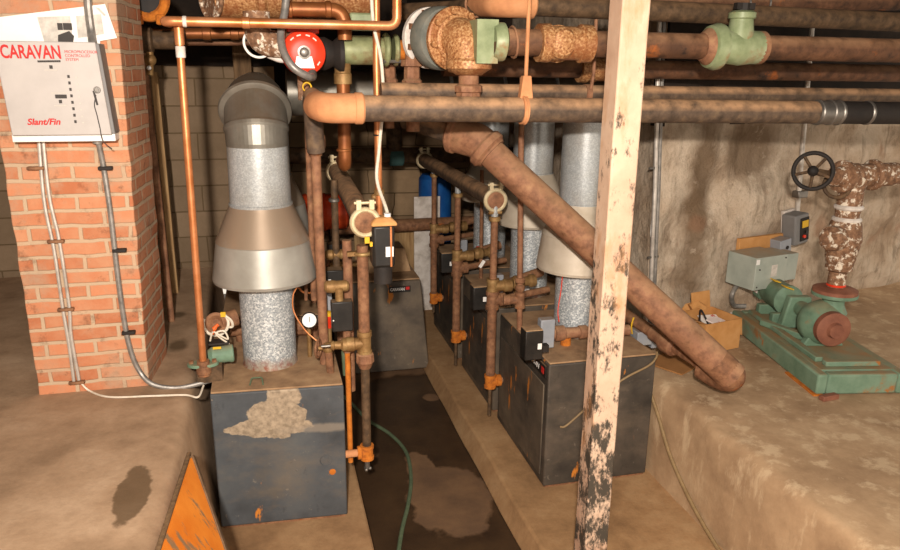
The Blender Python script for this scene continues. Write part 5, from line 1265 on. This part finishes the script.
# paper
pw = lambda px_, py_: PY(px_, py_, 3.606)
r = thing('instruction_sheet', 'large printed white paper sheet pinned above the control panel', 'paper', pw(70, 60))
part(r, 'sheet', m['white'], lambda b: b.prism([pw(-8, 18), pw(105, 4), pw(117, 38), pw(100, 41), pw(100, 60), pw(-8, 62)], (0, .004, 0)))
pq = lambda px_, py_: PY(px_, py_, 3.603)
part(r, 'printed_area', m['inkl'], lambda b: b.prism([pq(37, 17), pq(70, 16), pq(73, 44), pq(45, 44)], (0, .002, 0)), label='grey printed block')
part(r, 'printed_area', m['inkl'], lambda b: b.prism([pq(76, 16), pq(101, 14), pq(104, 34), pq(78, 38)], (0, .002, 0)))
pr_ = lambda px_, py_: PY(px_, py_, 3.6)
part(r, 'printed_picture', m['ink'], lambda b: b.prism([pr_(58, 35), pr_(69, 31), pr_(74, 36), pr_(73, 43), pr_(58, 42)], (0, .002, 0)), label='dark printed picture')
for px_, w_ in ((60, .02), (67.5, .035)): part(r, 'printed_picture', m['ink'], lambda b: b.box(pr_(px_, 26.5), (w_, .002, .028)))
part(r, 'corner_tape', m['inkl'], lambda b: b.prism([pr_(95, 7), pr_(99, 8), pr_(106, 15), pr_(104, 16)], (0, .002, 0)))
# conduits on pillar
pc_ = lambda px_, py_: PY(px_, py_, 3.598)
r = thing('pillar_conduit', 'grey flexible conduit curving down the brick pillar to the boiler', 'conduit', pc_(115, 300))
part(r, 'upper_conduit', m['conduit'], lambda b: b.curve([pc_(87, -30), pc_(88, 5), pc_(91, 30), PY(93, 46, 3.56)], .017, 10))
part(r, 'flexible_run', m['conduit'], lambda b: b.curve([PY(96, 132, 3.57), pc_(103, 165), pc_(110, 210), pc_(117, 270), pc_(124, 320), pc_(131, 352), pc_(140, 372), PY(152, 384, 3.57), PY(172, 388, 3.56), PY(190, 386, 3.56), PY(212, 380, 3.58)], .0122, 10))
part(r, 'connector', m['conduit'], lambda b: b.cyl(PY(95.5, 128, 3.57), PY(97.5, 143, 3.58), .021))
for px_, py_ in ((108, 168), (122, 250), (131, 332)): part(r, 'strap', m['blackr'], lambda b: b.box(pc_(px_, py_) + V((-.01, -.004, 0)), (.06, .03, .016)), .003)
r = thing('pillar_conduit', 'pair of slim conduits down the left of the brick pillar', 'conduit', pc_(60, 375))
part(r, 'conduit_run', m['emt'], lambda b: b.curve([pc_(38, 130), pc_(44, 200), pc_(54, 250), pc_(63, 310), pc_(69, 345), pc_(74, 382)], .008, 8))
part(r, 'conduit_run', m['emt'], lambda b: b.curve([pc_(42, 130), pc_(49, 195), pc_(59, 240), pc_(69, 305), pc_(71, 335), pc_(79, 380)], .008, 8))
for px_, py_ in ((36, 168), (56, 241), (66, 309), (77, 382)): part(r, 'strap', m['pipe2'], lambda b: b.box(pc_(px_, py_) + V((0, -.004, 0)), (.07, .026, .014)), .003)
solo('floor_cable', 'thin pale cable trailing along the foot of the brick pillar', 'cable', m['cable'], lambda b: b.curve([PY(80, 382, 3.59), PZ(90, 391, .765), PZ(110, 397, .765), PZ(150, 396, .765), PZ(185, 395, .765), PZ(198, 397, .765), V((-.36, 3.5, .775))], .005, 6))
# ------------------------------------------------------------------ light
def area(name, loc, tgt_, size, power, col):
    l = bpy.data.lights.new(name, 'AREA'); l.shape = 'DISK'; l.size = size; l.energy = power; l.color = col
    o_ = bpy.data.objects.new(name, l); C.objects.link(o_); o_.location = loc
    o_.rotation_euler = (V(tgt_) - V(loc)).to_track_quat('-Z', 'Y').to_euler(); return o_
area('flash', (-.2, -.45, 2.73), (.9, 4, 1.3), .12, 235, (1.0, .9, .8))
area('fill_light', (.6, .2, 2.9), (.9, 3.0, .6), 1.6, 75, (1.0, .88, .74))  # added soft fill lamp, not a source in the room
wd = bpy.data.worlds.new('world'); bpy.context.scene.world = wd; wd.use_nodes = True
wd.node_tree.nodes['Background'].inputs[0].default_value = (1.0, .88, .74, 1); wd.node_tree.nodes['Background'].inputs[1].default_value = 1.0

vs = bpy.context.scene.view_settings
vs.view_transform = 'Standard'; vs.look = 'None'; vs.gamma = 1.0; vs.exposure = 0.1; vs.use_curve_mapping = False
for o in bpy.data.objects:
    if '_w' in o: del o['_w']
